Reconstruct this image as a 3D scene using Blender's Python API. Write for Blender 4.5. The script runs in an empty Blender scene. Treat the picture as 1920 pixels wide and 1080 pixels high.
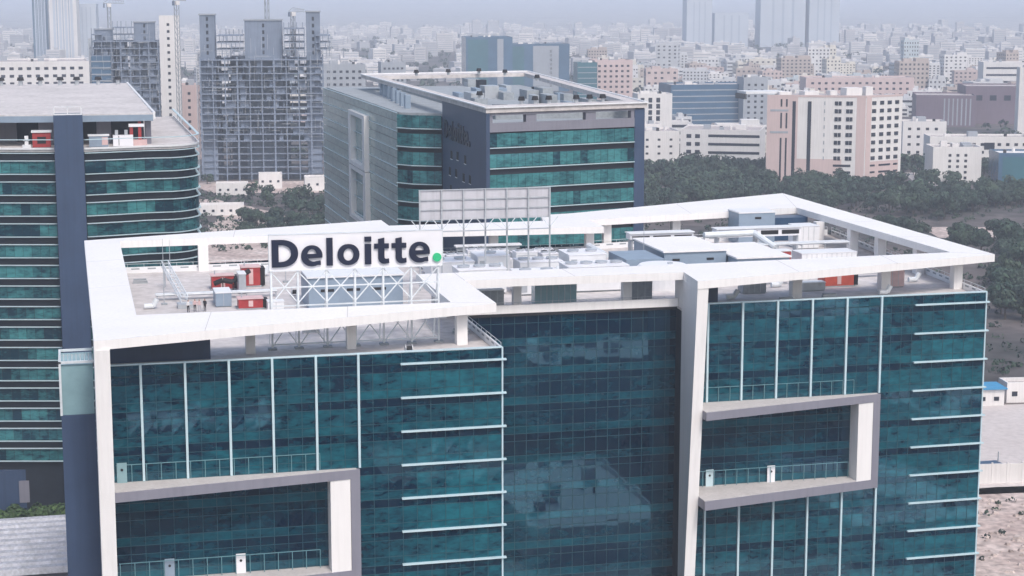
import bpy, bmesh, math, random
from mathutils import Vector, noise
R = math.radians
rng = random.Random(7)
sc = bpy.context.scene

# ------------------------------------------------------------------ camera, sky, sun, exposure
CAM = Vector((0.0, 0.0, 103.0)); YAW, PITCH, FPX = R(13.74), R(9.36), 3417.0
cd = bpy.data.cameras.new('camera'); cam = bpy.data.objects.new('camera', cd); sc.collection.objects.link(cam)
cam.location = CAM; cam.rotation_euler = (math.pi / 2 - PITCH, 0, -YAW)
cd.sensor_width = 36; cd.lens = 36 * FPX / 1920; cd.clip_start = 1; cd.clip_end = 40000
sc.camera = cam
SUN_EL, SUN_AZ = R(52), R(168)                       # azimuth clockwise from +Y: behind the camera, to the right
w = bpy.data.worlds.new('World'); sc.world = w; w.use_nodes = True
nt = w.node_tree; bg = nt.nodes['Background']
sky = nt.nodes.new('ShaderNodeTexSky'); sky.sky_type = 'NISHITA'; sky.sun_disc = False
sky.sun_elevation = SUN_EL; sky.sun_rotation = SUN_AZ; sky.air_density = 1.3; sky.dust_density = 4.0; sky.ozone_density = 1.5
nt.links.new(sky.outputs[0], bg.inputs[0]); bg.inputs[1].default_value = 0.15
sl = bpy.data.lights.new('sun', 'SUN'); so = bpy.data.objects.new('sun', sl); sc.collection.objects.link(so)
sl.energy = 1.35; sl.angle = R(10); sl.color = (1.0, 0.95, 0.9)
sd = Vector((math.sin(SUN_AZ) * math.cos(SUN_EL), math.cos(SUN_AZ) * math.cos(SUN_EL), math.sin(SUN_EL)))
so.rotation_euler = sd.to_track_quat('Z', 'Y').to_euler(); so.location = (0, 0, 300)
sc.view_settings.view_transform = 'Standard'; sc.view_settings.look = 'None'
sc.view_settings.exposure = 0.30; sc.view_settings.gamma = 1.0
sc.render.engine = 'CYCLES'; cy = sc.cycles
cy.use_denoising = True; cy.max_bounces = 6; cy.diffuse_bounces = 3; cy.glossy_bounces = 3; cy.volume_bounces = 2
cy.transmission_bounces = 4; cy.transparent_max_bounces = 8; cy.caustics_reflective = False; cy.caustics_refractive = False

# ------------------------------------------------------------------ helpers
COL = sc.collection
ORG = {}
_f = Vector((math.sin(YAW) * math.cos(PITCH), math.cos(YAW) * math.cos(PITCH), -math.sin(PITCH)))
_r = Vector((math.cos(YAW), -math.sin(YAW), 0)); _u = _r.cross(_f)
def px(p):                                            # how large / where a piece shows; only used to choose which pieces become parts
    d = Vector(p) - CAM; z = d.dot(_f)
    if z < 1: return (-9999, -9999, 0)
    return (960 + FPX * d.dot(_r) / z, 540 - FPX * d.dot(_u) / z, FPX / z)

class MB:
    def __init__(s): s.v = []; s.f = []; s.m = []; s.t = []
    def poly(s, pts, m=0, t=0.5):
        b = len(s.v); s.v += [tuple(p) for p in pts]; s.f.append(tuple(range(b, b + len(pts)))); s.m.append(m); s.t.append(t)
    def hexa(s, p, m=0, t=0.5):                       # 8 points: bottom 4 ccw, top 4 ccw
        b = len(s.v); s.v += [tuple(q) for q in p]
        for q in ((3, 2, 1, 0), (4, 5, 6, 7), (0, 1, 5, 4), (1, 2, 6, 5), (2, 3, 7, 6), (3, 0, 4, 7)):
            s.f.append(tuple(b + i for i in q)); s.m.append(m); s.t.append(t)
        return s
    def box(s, x0, x1, y0, y1, z0, z1, m=0, t=0.5):
        return s.hexa([(x0, y0, z0), (x1, y0, z0), (x1, y1, z0), (x0, y1, z0), (x0, y0, z1), (x1, y0, z1), (x1, y1, z1), (x0, y1, z1)], m, t)
    def prism(s, plan, z0, z1, m=0, t=0.5, cap=None):
        n = len(plan); a = sum(plan[i][0] * plan[(i + 1) % n][1] - plan[(i + 1) % n][0] * plan[i][1] for i in range(n))
        if a < 0: plan = plan[::-1]
        b = len(s.v); s.v += [(p[0], p[1], z0) for p in plan] + [(p[0], p[1], z1) for p in plan]
        for i in range(n):
            j = (i + 1) % n; s.f.append((b + i, b + j, b + n + j, b + n + i)); s.m.append(m); s.t.append(t)
        s.f.append(tuple(b + n + i for i in range(n))); s.m.append(m if cap is None else cap); s.t.append(t)
        s.f.append(tuple(b + n - 1 - i for i in range(n))); s.m.append(m); s.t.append(t)
        return s
    def bar(s, p, q, w, h=None, m=0, t=0.5):          # square bar between two points
        h = h or w; p = Vector(p); q = Vector(q); d = (q - p).normalized()
        a = d.cross(Vector((0, 0, 1)))
        if a.length < 1e-3: a = Vector((1, 0, 0))
        a.normalize(); c = a.cross(d); a = a * w / 2; c = c * h / 2
        return s.hexa([p - a - c, p + a - c, q + a - c, q - a - c, p - a + c, p + a + c, q + a + c, q - a + c], m, t)
    def tube(s, p, q, r, n=6, r2=None, m=0, t=0.5):
        r2 = r if r2 is None else r2; p = Vector(p); q = Vector(q); d = (q - p).normalized()
        a = d.cross(Vector((0, 0, 1)))
        if a.length < 1e-3: a = Vector((1, 0, 0))
        a.normalize(); c = d.cross(a); b = len(s.v)
        for o, rr in ((p, r), (q, r2)):
            for i in range(n):
                g = 2 * math.pi * i / n; s.v.append(tuple(o + a * math.cos(g) * rr + c * math.sin(g) * rr))
        for i in range(n):
            j = (i + 1) % n; s.f.append((b + i, b + j, b + n + j, b + n + i)); s.m.append(m); s.t.append(t)
        s.f.append(tuple(b + n - 1 - i for i in range(n))); s.m.append(m); s.t.append(t)
        s.f.append(tuple(b + n + i for i in range(n))); s.m.append(m); s.t.append(t)
        return s
    def mesh(s, name, mats, off=(0, 0, 0), smooth=False):
        me = bpy.data.meshes.new(name)
        me.from_pydata([(v[0] - off[0], v[1] - off[1], v[2] - off[2]) for v in s.v], [], s.f)
        mats = mats if isinstance(mats, (list, tuple)) else [mats]
        for m in mats: me.materials.append(m)
        if len(mats) > 1: me.polygons.foreach_set('material_index', s.m)
        at = me.attributes.new('tint', 'FLOAT', 'FACE'); at.data.foreach_set('value', s.t)
        if smooth: me.polygons.foreach_set('use_smooth', [True] * len(s.f))
        me.update(); return me
    def build(s, name, mats, parent=None, smooth=False, kind=None, label=None):
        off = ORG.get(parent.name, (0, 0, 0)) if parent else (0, 0, 0)
        o = bpy.data.objects.new(name, s.mesh(name, mats, off, smooth)); COL.objects.link(o)
        if parent: o.parent = parent; ORG[o.name] = off
        if kind: o['kind'] = kind
        if label: o['label'] = label
        return o
def tag(o, label=None, cat=None, group=None, kind=None):
    for k, v in (('label', label), ('category', cat), ('group', group), ('kind', kind)):
        if v: o[k] = v
    return o
def thing(name, label, cat, loc=(0, 0, 0), rz=0, group=None, local=False):
    o = bpy.data.objects.new(name, None); COL.objects.link(o); o.location = loc; o.rotation_euler = (0, 0, rz)
    o.empty_display_size = 0.5
    ORG[o.name] = (0, 0, 0) if local else tuple(loc)
    return tag(o, label, cat, group)
def inst(name, me, parent, loc, rz=0, scale=None):    # loc in the parent's own frame
    o = bpy.data.objects.new(name, me); COL.objects.link(o); o.location = loc
    if rz: o.rotation_euler = (0, 0, rz)
    if scale: o.scale = scale
    if parent: o.parent = parent
    return o
def copy_tree(o, loc, rz=0, parent=None):
    c = o.copy(); COL.objects.link(c); c.parent = parent
    if parent is None: c.location = loc; c.rotation_euler = (0, 0, rz)
    for ch in o.children: copy_tree(ch, None, 0, c)
    return c

# ------------------------------------------------------------------ materials
def mat(name, col, rough=0.6, var=0.10, scale=0.35, metal=0.0, ior=1.45, bump=0.0, streak=0.0, fine=0.0, col2=None, objvar=None, objmul=None):
    m = bpy.data.materials.new(name); m.use_nodes = True; n = m.node_tree.nodes; l = m.node_tree.links
    b = n['Principled BSDF']; b.inputs['Roughness'].default_value = rough; b.inputs['Metallic'].default_value = metal
    b.inputs['IOR'].default_value = ior
    g = n.new('ShaderNodeNewGeometry'); nz = n.new('ShaderNodeTexNoise'); nz.inputs['Scale'].default_value = scale; nz.inputs['Detail'].default_value = 6
    nz.inputs['Roughness'].default_value = 0.65
    l.new(g.outputs['Position'], nz.inputs['Vector'])
    mr = n.new('ShaderNodeMapRange'); mr.inputs[1].default_value = 0.3; mr.inputs[2].default_value = 0.7
    mr.inputs[3].default_value = 1 - var; mr.inputs[4].default_value = 1 + var; l.new(nz.outputs[0], mr.inputs[0])
    fac = mr.outputs[0]
    if streak:                                        # rain streaks: noise stretched along the vertical
        mp = n.new('ShaderNodeMapping'); mp.inputs['Scale'].default_value = (2.2, 2.2, 0.09); l.new(g.outputs['Position'], mp.inputs[0])
        n2 = n.new('ShaderNodeTexNoise'); n2.inputs['Scale'].default_value = 1.0; n2.inputs['Detail'].default_value = 5; l.new(mp.outputs[0], n2.inputs['Vector'])
        m2 = n.new('ShaderNodeMapRange'); m2.inputs[1].default_value = 0.45; m2.inputs[2].default_value = 0.75; m2.inputs[3].default_value = 1; m2.inputs[4].default_value = 1 - streak
        l.new(n2.outputs[0], m2.inputs[0]); mu = n.new('ShaderNodeMath'); mu.operation = 'MULTIPLY'; l.new(fac, mu.inputs[0]); l.new(m2.outputs[0], mu.inputs[1]); fac = mu.outputs[0]
    if fine:
        n3 = n.new('ShaderNodeTexNoise'); n3.inputs['Scale'].default_value = fine; n3.inputs['Detail'].default_value = 4; l.new(g.outputs['Position'], n3.inputs['Vector'])
        m3 = n.new('ShaderNodeMapRange'); m3.inputs[1].default_value = 0.3; m3.inputs[2].default_value = 0.7; m3.inputs[3].default_value = 1 - var; m3.inputs[4].default_value = 1 + var
        l.new(n3.outputs[0], m3.inputs[0]); mu = n.new('ShaderNodeMath'); mu.operation = 'MULTIPLY'; l.new(fac, mu.inputs[0]); l.new(m3.outputs[0], mu.inputs[1]); fac = mu.outputs[0]
    rgb = None
    if objvar:                                        # one colour of a list for each copy
        oi = n.new('ShaderNodeObjectInfo'); cr = n.new('ShaderNodeValToRGB'); cr.color_ramp.interpolation = 'CONSTANT'
        e = cr.color_ramp.elements
        while len(e) < len(objvar): e.new(0.5)
        for i, c in enumerate(objvar): e[i].position = i / len(objvar); e[i].color = (*c, 1)
        l.new(oi.outputs['Random'], cr.inputs[0]); rgb = cr.outputs[0]
    elif col2:
        mx = n.new('ShaderNodeMix'); mx.data_type = 'RGBA'; mx.inputs[6].default_value = (*col, 1); mx.inputs[7].default_value = (*col2, 1)
        at = n.new('ShaderNodeAttribute'); at.attribute_name = 'tint'; l.new(at.outputs['Fac'], mx.inputs[0]); rgb = mx.outputs[2]
    if objmul:                                        # mixed species: each copy, and each patch of a mass, leans to its own green
        oi = n.new('ShaderNodeObjectInfo'); n4 = n.new('ShaderNodeTexNoise'); n4.inputs['Scale'].default_value = 0.045; n4.inputs['Detail'].default_value = 1; l.new(g.outputs['Position'], n4.inputs['Vector'])
        aa = n.new('ShaderNodeMath'); aa.operation = 'ADD'; l.new(oi.outputs['Random'], aa.inputs[0]); l.new(n4.outputs[0], aa.inputs[1])
        fr_ = n.new('ShaderNodeMath'); fr_.operation = 'FRACT'; l.new(aa.outputs[0], fr_.inputs[0])
        cr = n.new('ShaderNodeValToRGB'); e = cr.color_ramp.elements
        while len(e) < len(objmul): e.new(0.5)
        for i, c in enumerate(objmul): e[i].position = i / (len(objmul) - 1); e[i].color = (*c, 1)
        l.new(fr_.outputs[0], cr.inputs[0]); mm = n.new('ShaderNodeVectorMath'); mm.operation = 'MULTIPLY'; l.new(rgb, mm.inputs[0]); l.new(cr.outputs[0], mm.inputs[1]); rgb = mm.outputs[0]
    vm = n.new('ShaderNodeVectorMath'); vm.operation = 'SCALE'
    if rgb: l.new(rgb, vm.inputs[0])
    else: vm.inputs[0].default_value = col
    l.new(fac, vm.inputs['Scale']); l.new(vm.outputs[0], b.inputs['Base Color'])
    if bump:
        bp = n.new('ShaderNodeBump'); bp.inputs['Strength'].default_value = bump; bp.inputs['Distance'].default_value = 0.05
        l.new(nz.outputs[0], bp.inputs['Height']); l.new(bp.outputs[0], b.inputs['Normal'])
    return m
def glass(name, dark, light, rough=0.06, ior=1.75, wav=0.02, spec=(0.40, 0.80, 1.0)):
    m = bpy.data.materials.new(name); m.use_nodes = True; n = m.node_tree.nodes; l = m.node_tree.links
    b = n['Principled BSDF']; b.inputs['Roughness'].default_value = rough; b.inputs['IOR'].default_value = ior
    b.inputs['Specular Tint'].default_value = (*spec, 1)
    at = n.new('ShaderNodeAttribute'); at.attribute_name = 'tint'
    g = n.new('ShaderNodeNewGeometry')
    mp = n.new('ShaderNodeMapping'); mp.inputs['Scale'].default_value = (0.35, 0.35, 0.8); l.new(g.outputs['Position'], mp.inputs[0])
    nz = n.new('ShaderNodeTexNoise'); nz.inputs['Scale'].default_value = 1.0; nz.inputs['Detail'].default_value = 7; nz.inputs['Roughness'].default_value = 0.7
    l.new(mp.outputs[0], nz.inputs['Vector'])         # dim rooms and blotchy reflections, both painted into the glass colour
    mr = n.new('ShaderNodeMapRange'); mr.inputs[1].default_value = 0.3; mr.inputs[2].default_value = 0.72; mr.inputs[3].default_value = -0.45; mr.inputs[4].default_value = 0.5
    l.new(nz.outputs[0], mr.inputs[0])
    mp2 = n.new('ShaderNodeMapping'); mp2.inputs['Scale'].default_value = (0.9, 0.9, 2.6); l.new(g.outputs['Position'], mp2.inputs[0])
    n5 = n.new('ShaderNodeTexNoise'); n5.inputs['Scale'].default_value = 1.0; n5.inputs['Detail'].default_value = 3; l.new(mp2.outputs[0], n5.inputs['Vector'])
    m5 = n.new('ShaderNodeMapRange'); m5.inputs[1].default_value = 0.32; m5.inputs[2].default_value = 0.5; m5.inputs[3].default_value = -0.32; m5.inputs[4].default_value = 0.0; l.new(n5.outputs[0], m5.inputs[0])
    ad0 = n.new('ShaderNodeMath'); ad0.operation = 'ADD'; l.new(mr.outputs[0], ad0.inputs[0]); l.new(m5.outputs[0], ad0.inputs[1])
    ad = n.new('ShaderNodeMath'); ad.operation = 'ADD'; ad.use_clamp = True; l.new(at.outputs['Fac'], ad.inputs[0]); l.new(ad0.outputs[0], ad.inputs[1])
    mx = n.new('ShaderNodeMix'); mx.data_type = 'RGBA'; mx.inputs[6].default_value = (*dark, 1); mx.inputs[7].default_value = (*light, 1)
    l.new(ad.outputs[0], mx.inputs[0]); l.new(mx.outputs[2], b.inputs['Base Color'])
    if wav:
        n2 = n.new('ShaderNodeTexNoise'); n2.inputs['Scale'].default_value = 0.45; n2.inputs['Detail'].default_value = 1; l.new(g.outputs['Position'], n2.inputs['Vector'])
        bp = n.new('ShaderNodeBump'); bp.inputs['Strength'].default_value = 1.0; bp.inputs['Distance'].default_value = wav
        l.new(n2.outputs[0], bp.inputs['Height']); l.new(bp.outputs[0], b.inputs['Normal'])
    return m
M = {}
M['white'] = mat('white_paint', (0.81, 0.795, 0.80), 0.55, 0.035, 0.10, streak=0.08)
M['white2'] = mat('white_metal', (0.74, 0.75, 0.78), 0.4, 0.06, 0.6)
M['fin'] = mat('pale_fin_metal', (0.50, 0.64, 0.70), 0.35, 0.06, 0.5)
M['bar'] = mat('glazing_bar_metal', (0.014, 0.062, 0.086), 0.4, 0.15, 0.8)
M['grey'] = mat('grey_cladding', (0.22, 0.22, 0.27), 0.5, 0.06, 0.3, streak=0.10)
M['slate'] = mat('slate_blue_cladding', (0.045, 0.075, 0.145), 0.45, 0.10, 0.15, streak=0.12)
M['tan'] = mat('terrace_screed', (0.50, 0.48, 0.48), 0.75, 0.08, 0.5, fine=3)
M['deck'] = mat('roof_screed', (0.54, 0.51, 0.51), 0.8, 0.14, 0.12, fine=0.9)
M['deckgrey'] = mat('grey_roof_membrane', (0.30, 0.33, 0.36), 0.8, 0.12, 0.3, fine=1.5)
M['dark'] = mat('dark_interior', (0.012, 0.018, 0.03), 0.7, 0.2, 0.5)
M['steel'] = mat('galvanised_steel', (0.45, 0.48, 0.52), 0.4, 0.12, 0.8, metal=0.3)
M['steelw'] = mat('white_painted_steel', (0.66, 0.70, 0.74), 0.45, 0.10, 0.8)
M['unitgrey'] = mat('grey_blue_sheet', (0.24, 0.31, 0.40), 0.45, 0.08, 0.5)
M['unitdark'] = mat('dark_blue_sheet', (0.03, 0.07, 0.14), 0.4, 0.1, 0.5)
M['black'] = mat('black_rubber', (0.012, 0.012, 0.016), 0.6, 0.2, 1)
M['red'] = mat('red_enamel', (0.36, 0.040, 0.042), 0.5, 0.2, 0.8)
M['orange'] = mat('orange_enamel', (0.46, 0.085, 0.06), 0.5, 0.15, 0.8)
M['pink'] = mat('faded_pink_sheet', (0.62, 0.44, 0.44), 0.6, 0.12, 0.8)
M['signwhite'] = mat('sign_face', (0.80, 0.80, 0.85), 0.35, 0.03, 0.3)
M['signblue'] = mat('navy_letters', (0.010, 0.015, 0.040), 0.35, 0.1, 1)
M['signgreen'] = mat('green_dot', (0.03, 0.50, 0.22), 0.35, 0.05, 1)
M['board'] = mat('board_back', (0.52, 0.52, 0.57), 0.6, 0.08, 0.5, streak=0.15)
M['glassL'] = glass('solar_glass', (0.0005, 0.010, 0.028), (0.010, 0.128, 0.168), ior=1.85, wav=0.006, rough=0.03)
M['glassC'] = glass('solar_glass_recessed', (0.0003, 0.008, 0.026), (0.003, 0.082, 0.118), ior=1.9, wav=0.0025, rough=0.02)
M['glassT'] = glass('teal_glass', (0.004, 0.026, 0.045), (0.060, 0.240, 0.255), wav=0.01)
M['glassP'] = glass('pale_green_glass', (0.19, 0.30, 0.31), (0.34, 0.47, 0.46), rough=0.15, spec=(0.8, 1, 1), wav=0.01)
M['railc'] = mat('weathered_rail', (0.13, 0.26, 0.30), 0.4, 0.15, 0.8)
M['clear'] = mat('balustrade_glass', (0.24, 0.38, 0.42), 0.15, 0.1, 0.5, ior=1.5)

# ------------------------------------------------------------------ ground and haze
def ground_mat(name, cols, scale, fine, bump=0.4, amp=0.42):
    m = bpy.data.materials.new(name); m.use_nodes = True; n = m.node_tree.nodes; l = m.node_tree.links
    b = n['Principled BSDF']; b.inputs['Roughness'].default_value = 0.95
    g = n.new('ShaderNodeNewGeometry'); a = n.new('ShaderNodeTexNoise'); a.inputs['Scale'].default_value = scale; a.inputs['Detail'].default_value = 9; a.inputs['Roughness'].default_value = 0.62
    l.new(g.outputs['Position'], a.inputs['Vector'])
    cr = n.new('ShaderNodeValToRGB'); e = cr.color_ramp.elements
    while len(e) < len(cols): e.new(0.5)
    for i, c in enumerate(cols): e[i].position = 0.3 + 0.4 * i / (len(cols) - 1); e[i].color = (*c, 1)
    l.new(a.outputs[0], cr.inputs[0])
    f = n.new('ShaderNodeTexNoise'); f.inputs['Scale'].default_value = fine; f.inputs['Detail'].default_value = 6; l.new(g.outputs['Position'], f.inputs['Vector'])
    mr = n.new('ShaderNodeMapRange'); mr.inputs[1].default_value = 0.3; mr.inputs[2].default_value = 0.7; mr.inputs[3].default_value = 1 - amp; mr.inputs[4].default_value = 1 + amp; l.new(f.outputs[0], mr.inputs[0])
    vm = n.new('ShaderNodeVectorMath'); vm.operation = 'SCALE'; l.new(cr.outputs[0], vm.inputs[0]); l.new(mr.outputs[0], vm.inputs['Scale']); l.new(vm.outputs[0], b.inputs['Base Color'])
    bp = n.new('ShaderNodeBump'); bp.inputs['Strength'].default_value = bump; bp.inputs['Distance'].default_value = 0.6; l.new(f.outputs[0], bp.inputs['Height']); l.new(bp.outputs[0], b.inputs['Normal'])
    return m
M['scrub'] = ground_mat('scrub_ground', [(0.030, 0.036, 0.034), (0.060, 0.055, 0.056), (0.115, 0.095, 0.093), (0.045, 0.050, 0.046)], 0.012, 0.12)
M['dirt'] = ground_mat('bare_pink_earth', [(0.33, 0.25, 0.23), (0.48, 0.39, 0.36), (0.60, 0.52, 0.49)], 0.06, 0.5)
M['pave'] = ground_mat('pale_concrete', [(0.50, 0.45, 0.44), (0.58, 0.54, 0.53)], 0.05, 0.6, 0.05, 0.10)
M['asphalt'] = ground_mat('asphalt', [(0.05, 0.05, 0.055), (0.08, 0.08, 0.085)], 0.05, 0.8, 0.1)
g = MB(); g.poly([(-7000, -1400, 0), (10500, -1400, 0), (10500, 16000, 0), (-7000, 16000, 0)])
tag(g.build('ground', M['scrub']), kind='structure')
M['plain'] = ground_mat('far_city_ground', [(0.20, 0.20, 0.21), (0.34, 0.33, 0.33), (0.26, 0.27, 0.27)], 0.004, 0.03, 0.1)
def patch(name, pts, m, z):
    q = MB(); n = len(pts); out = []
    for i in range(n):                                # wavy edge
        a = Vector(pts[i]); b = Vector(pts[(i + 1) % n]); k = max(2, int((b - a).length / 9))
        nn = Vector((-(b - a).y, (b - a).x)).normalized()
        for j in range(k):
            p = a.lerp(b, j / k) + nn * (rng.uniform(-1.6, 1.6) if m is M['dirt'] and j else 0)
            out.append((p.x, p.y, z))
    q.poly(out); return tag(q.build(name, m), kind='structure')
patch('bare_ground', [(128, 225), (215, 240), (240, 338), (150, 331)], M['dirt'], 0.012)
patch('yard_pavement', [(150, 333), (262, 322), (268, 398), (180, 409)], M['pave'], 0.012)
patch('dirt_track', [(40, 690), (72, 690), (112, 760), (96, 830), (70, 905), (48, 905), (66, 830), (52, 765)], M['dirt'], 0.012)
patch('cleared_field', [(352, 690), (392, 682), (400, 714), (360, 722)], M['dirt'], 0.012)
patch('building_plot', [(70, 930), (150, 915), (160, 975), (60, 985)], M['dirt'], 0.012)
patch('city_plain', [(-6900, 3600), (10400, 3600), (10400, 15900), (-6900, 15900)], M['plain'], 0.012)
patch('forecourt', [(-80, -60), (200, -60), (200, 222), (-80, 222)], M['asphalt'], 0.012)
patch('plaza_pavement', [(-20, 150), (150, 150), (150, 190), (-20, 190)], M['pave'], 0.018)
patch('service_road', [(423, 842), (432, 838), (470, 940), (458, 944)], M['pave'], 0.012)
hz = bpy.data.materials.new('haze_air'); hz.use_nodes = True; n = hz.node_tree.nodes
n.remove(n['Principled BSDF']); pv = n.new('ShaderNodeVolumePrincipled'); pv.inputs['Color'].default_value = (0.80, 0.87, 1.0, 1)
pv.inputs['Density'].default_value = 0.00022; pv.inputs['Anisotropy'].default_value = 0.0
hz.node_tree.links.new(pv.outputs[0], n['Material Output'].inputs['Volume'])
g = MB(); g.box(-7200, 10700, -1600, 16200, -1.5, 128); tag(g.build('haze', hz), 'pale haze hanging over the whole city', 'haze', kind='stuff')

# ------------------------------------------------------------------ glazing: panes as pieces
def cells(p0, p1, us, rows, tf, mt, skip=None):
    """panes on the wall line p0 -> p1 (outside on the right hand); us: edges along it, rows: (z0, z1, kind)"""
    a = Vector((*p0, 0)); d = Vector((*p1, 0)) - a; d.normalize(); rz = math.atan2(d.y, d.x); out = []
    for i in range(len(us) - 1):
        for (z0, z1, k) in rows:
            if skip and skip((us[i] + us[i + 1]) / 2, (z0 + z1) / 2): continue
            c = a + d * ((us[i] + us[i + 1]) / 2); c.z = (z0 + z1) / 2
            out.append((c, us[i + 1] - us[i] - 0.07, z1 - z0 - 0.07, rz, tf((us[i] + us[i + 1]) / 2, c.z, k), mt))
    return out
def even(a, b, n): return [a + (b - a) * i / n for i in range(n + 1)]
PM = {}
def pane_mesh(w, h, tint, mt, tilt):
    key = (round(w / 0.02), round(h / 0.02), round(tint * 12), mt.name, tilt)
    if key not in PM:
        q = MB(); e = (0.0, 0.003, -0.0025, 0.002)[tilt]; x, z = w / 2, h / 2
        q.hexa([(-x, -0.05 - e, -z), (x, -0.05 + e, -z), (x, 0.05, -z), (-x, 0.05, -z), (-x, -0.05 + e, z), (x, -0.05 - e, z), (x, 0.05, z), (-x, 0.05, z)], 0, round(tint * 12) / 12)
        PM[key] = q.mesh('pane', mt)
    return PM[key]
def hidden_behind_offices(x, y):                       # behind the front block's roof or off the frame
    if not (-5 < x < 1925 and -5 < y < 1085): return True
    return False
def flush(root, cands, limit=300, vis=None):
    lim = []
    for c in cands:
        X, Y, s = px(c[0]); ok = not hidden_behind_offices(X, Y) and (vis is None or vis(X, Y, c[0]))
        lim.append((-(c[1] * c[2] * s * s) if ok else 0.0))
    order = sorted(range(len(cands)), key=lambda i: lim[i]); off = Vector(ORG[root.name]); rest = {}
    for k, i in enumerate(order):
        c, w, h, rz, t, mt = cands[i]; t = min(1, max(0, t))
        if k < limit and lim[i] < -20:
            inst('pane', pane_mesh(w, h, t, mt, rng.randrange(4)), root, c - off, rz)
        else:
            q = rest.setdefault(mt.name, (MB(), mt))[0]; d = Vector((math.cos(rz), math.sin(rz), 0)) * (w / 2); nn = Vector((math.sin(rz), -math.cos(rz), 0))
            e = [rng.uniform(-0.003, 0.003) for _ in range(2)]; z = Vector((0, 0, h / 2)); f = c + nn * 0.05
            q.poly([f - d - z + nn * e[0], f + d - z + nn * e[1], f + d + z - nn * e[0], f - d + z - nn * e[1]], 0, t)
    for q, mt in rest.values(): q.build('far_glazing', mt, root, kind='stuff')
def bars(root, p0, p1, us, zs, m, w=0.07, proud=0.09, skip=None, name='glazing_bar_grid'):
    q = MB(); a = Vector((*p0, 0)); d = (Vector((*p1, 0)) - a).normalized(); nn = Vector((d.y, -d.x, 0))
    for u in us:
        p = a + d * u + nn * (proud / 2)
        q.bar((p.x, p.y, zs[0]), (p.x, p.y, zs[-1]), w, proud)
    for z in zs:
        p = a + d * us[0] + nn * (proud / 2 - 0.006); r = a + d * us[-1] + nn * (proud / 2 - 0.006)
        q.bar((p.x, p.y, z), (r.x, r.y, z), proud, w)
    return q.build(name, m, root, kind='stuff')
def blotch(x, z, s=0.11, seed=0.0): return noise.noise(Vector((x * s, z * s * 1.6, seed)))

# ------------------------------------------------------------------ the white-framed glass office block in front
HQ = thing('glass_office_block', 'white framed teal glass office block with a long name sign on its roof', 'office block', (63, 240, 0))
YL, YC, YR, DK, GT = 203.1, 230.0, 225.4, 60.7, 61.62
ZT, ZB = 65.72, 64.67                                  # roof frame top and underside
LV = [60.2 - 4 * k for k in range(16)]                 # floor lines
# dark rooms behind the glass, one volume for each wing
for pl, top in (([(3.4, YL + 1.75), (48.3, YL + 1.75), (48.3, 276), (3.4, 276)], 60.4), ([(48.3, YC + 0.3), (79.0, YC + 0.3), (79.2, 281), (48.3, 281)], 60.38),
           ([(79.0, YR + 1.75), (122.3, YR + 1.75), (128.0, 292), (79.0, 283)], 60.36)):
    MB().prism(pl, 0, top).build('wing', M['dark'], HQ)
for pl, m in (([(3.0, YL - 0.02), (48.42, YL - 0.02), (48.42, 277), (3.0, 276)], 'deck'), ([(48.43, YC - 0.4), (79.0, YC - 0.4), (79.0, 282), (48.43, 282)], 'deck'),
           ([(79.01, YR - 0.02), (122.44, YR - 0.02), (128.2, 292), (79.01, 284)], 'deck')):
    MB().prism(pl, 60.42, DK).build('roof_deck', M[m], HQ)
def rows3(zs, top=True):
    r = [(60.26, GT - 0.12, 'P')] if top else []
    for z in zs: r += [(z - 1.0, z, 'A'), (z - 3.0, z - 1.0, 'B'), (z - 4.0, z - 3.0, 'C')]
    return r
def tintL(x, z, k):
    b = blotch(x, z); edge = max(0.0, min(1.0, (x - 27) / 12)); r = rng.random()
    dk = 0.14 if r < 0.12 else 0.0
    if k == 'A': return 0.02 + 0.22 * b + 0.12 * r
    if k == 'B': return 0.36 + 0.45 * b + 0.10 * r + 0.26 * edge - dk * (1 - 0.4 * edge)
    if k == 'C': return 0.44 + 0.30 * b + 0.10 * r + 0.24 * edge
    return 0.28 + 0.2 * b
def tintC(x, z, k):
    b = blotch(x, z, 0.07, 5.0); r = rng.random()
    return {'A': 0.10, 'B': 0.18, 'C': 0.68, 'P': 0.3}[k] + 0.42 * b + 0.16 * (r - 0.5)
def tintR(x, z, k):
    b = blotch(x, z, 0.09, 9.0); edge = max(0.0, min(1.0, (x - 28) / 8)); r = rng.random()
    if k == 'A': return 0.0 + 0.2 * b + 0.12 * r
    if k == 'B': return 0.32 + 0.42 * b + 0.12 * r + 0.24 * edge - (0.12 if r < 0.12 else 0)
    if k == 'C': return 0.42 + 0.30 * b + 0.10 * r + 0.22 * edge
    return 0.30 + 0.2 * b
LX0, RX0 = 3.66, 79.9
uL = [3.66, 5.35] + [7.01 + 1.63 * i for i in range(15)] + even(31.46, 48.42, 10)
uR = [79.9] + [81.86 + 1.662 * i for i in range(15)] + even(106.8, 122.44, 10)
uC = even(48.5, 79.2, 19)
uLl = [x - LX0 for x in uL]; uRl = [x - RX0 for x in uR]; uCl = [x - 48.5 for x in uC]
insL = lambda u, z: u < 30.3 - LX0 and 36.2 < z < 47.1     # opening of the projecting frames
insR = lambda u, z: u < 105.85 - RX0 and 36.2 < z < 47.1
cand = []
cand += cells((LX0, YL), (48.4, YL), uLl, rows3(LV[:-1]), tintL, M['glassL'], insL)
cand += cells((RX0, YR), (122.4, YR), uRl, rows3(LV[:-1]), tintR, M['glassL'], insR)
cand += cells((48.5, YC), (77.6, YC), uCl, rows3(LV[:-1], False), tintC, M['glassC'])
cand += cells((LX0, YL + 1.6), (30.3, YL + 1.6), [u for u in uLl if u < 27], rows3([48.2, 44.2, 40.2], False), lambda x, z, k: tintC(x, z, k) + 0.1, M['glassC'])
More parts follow.
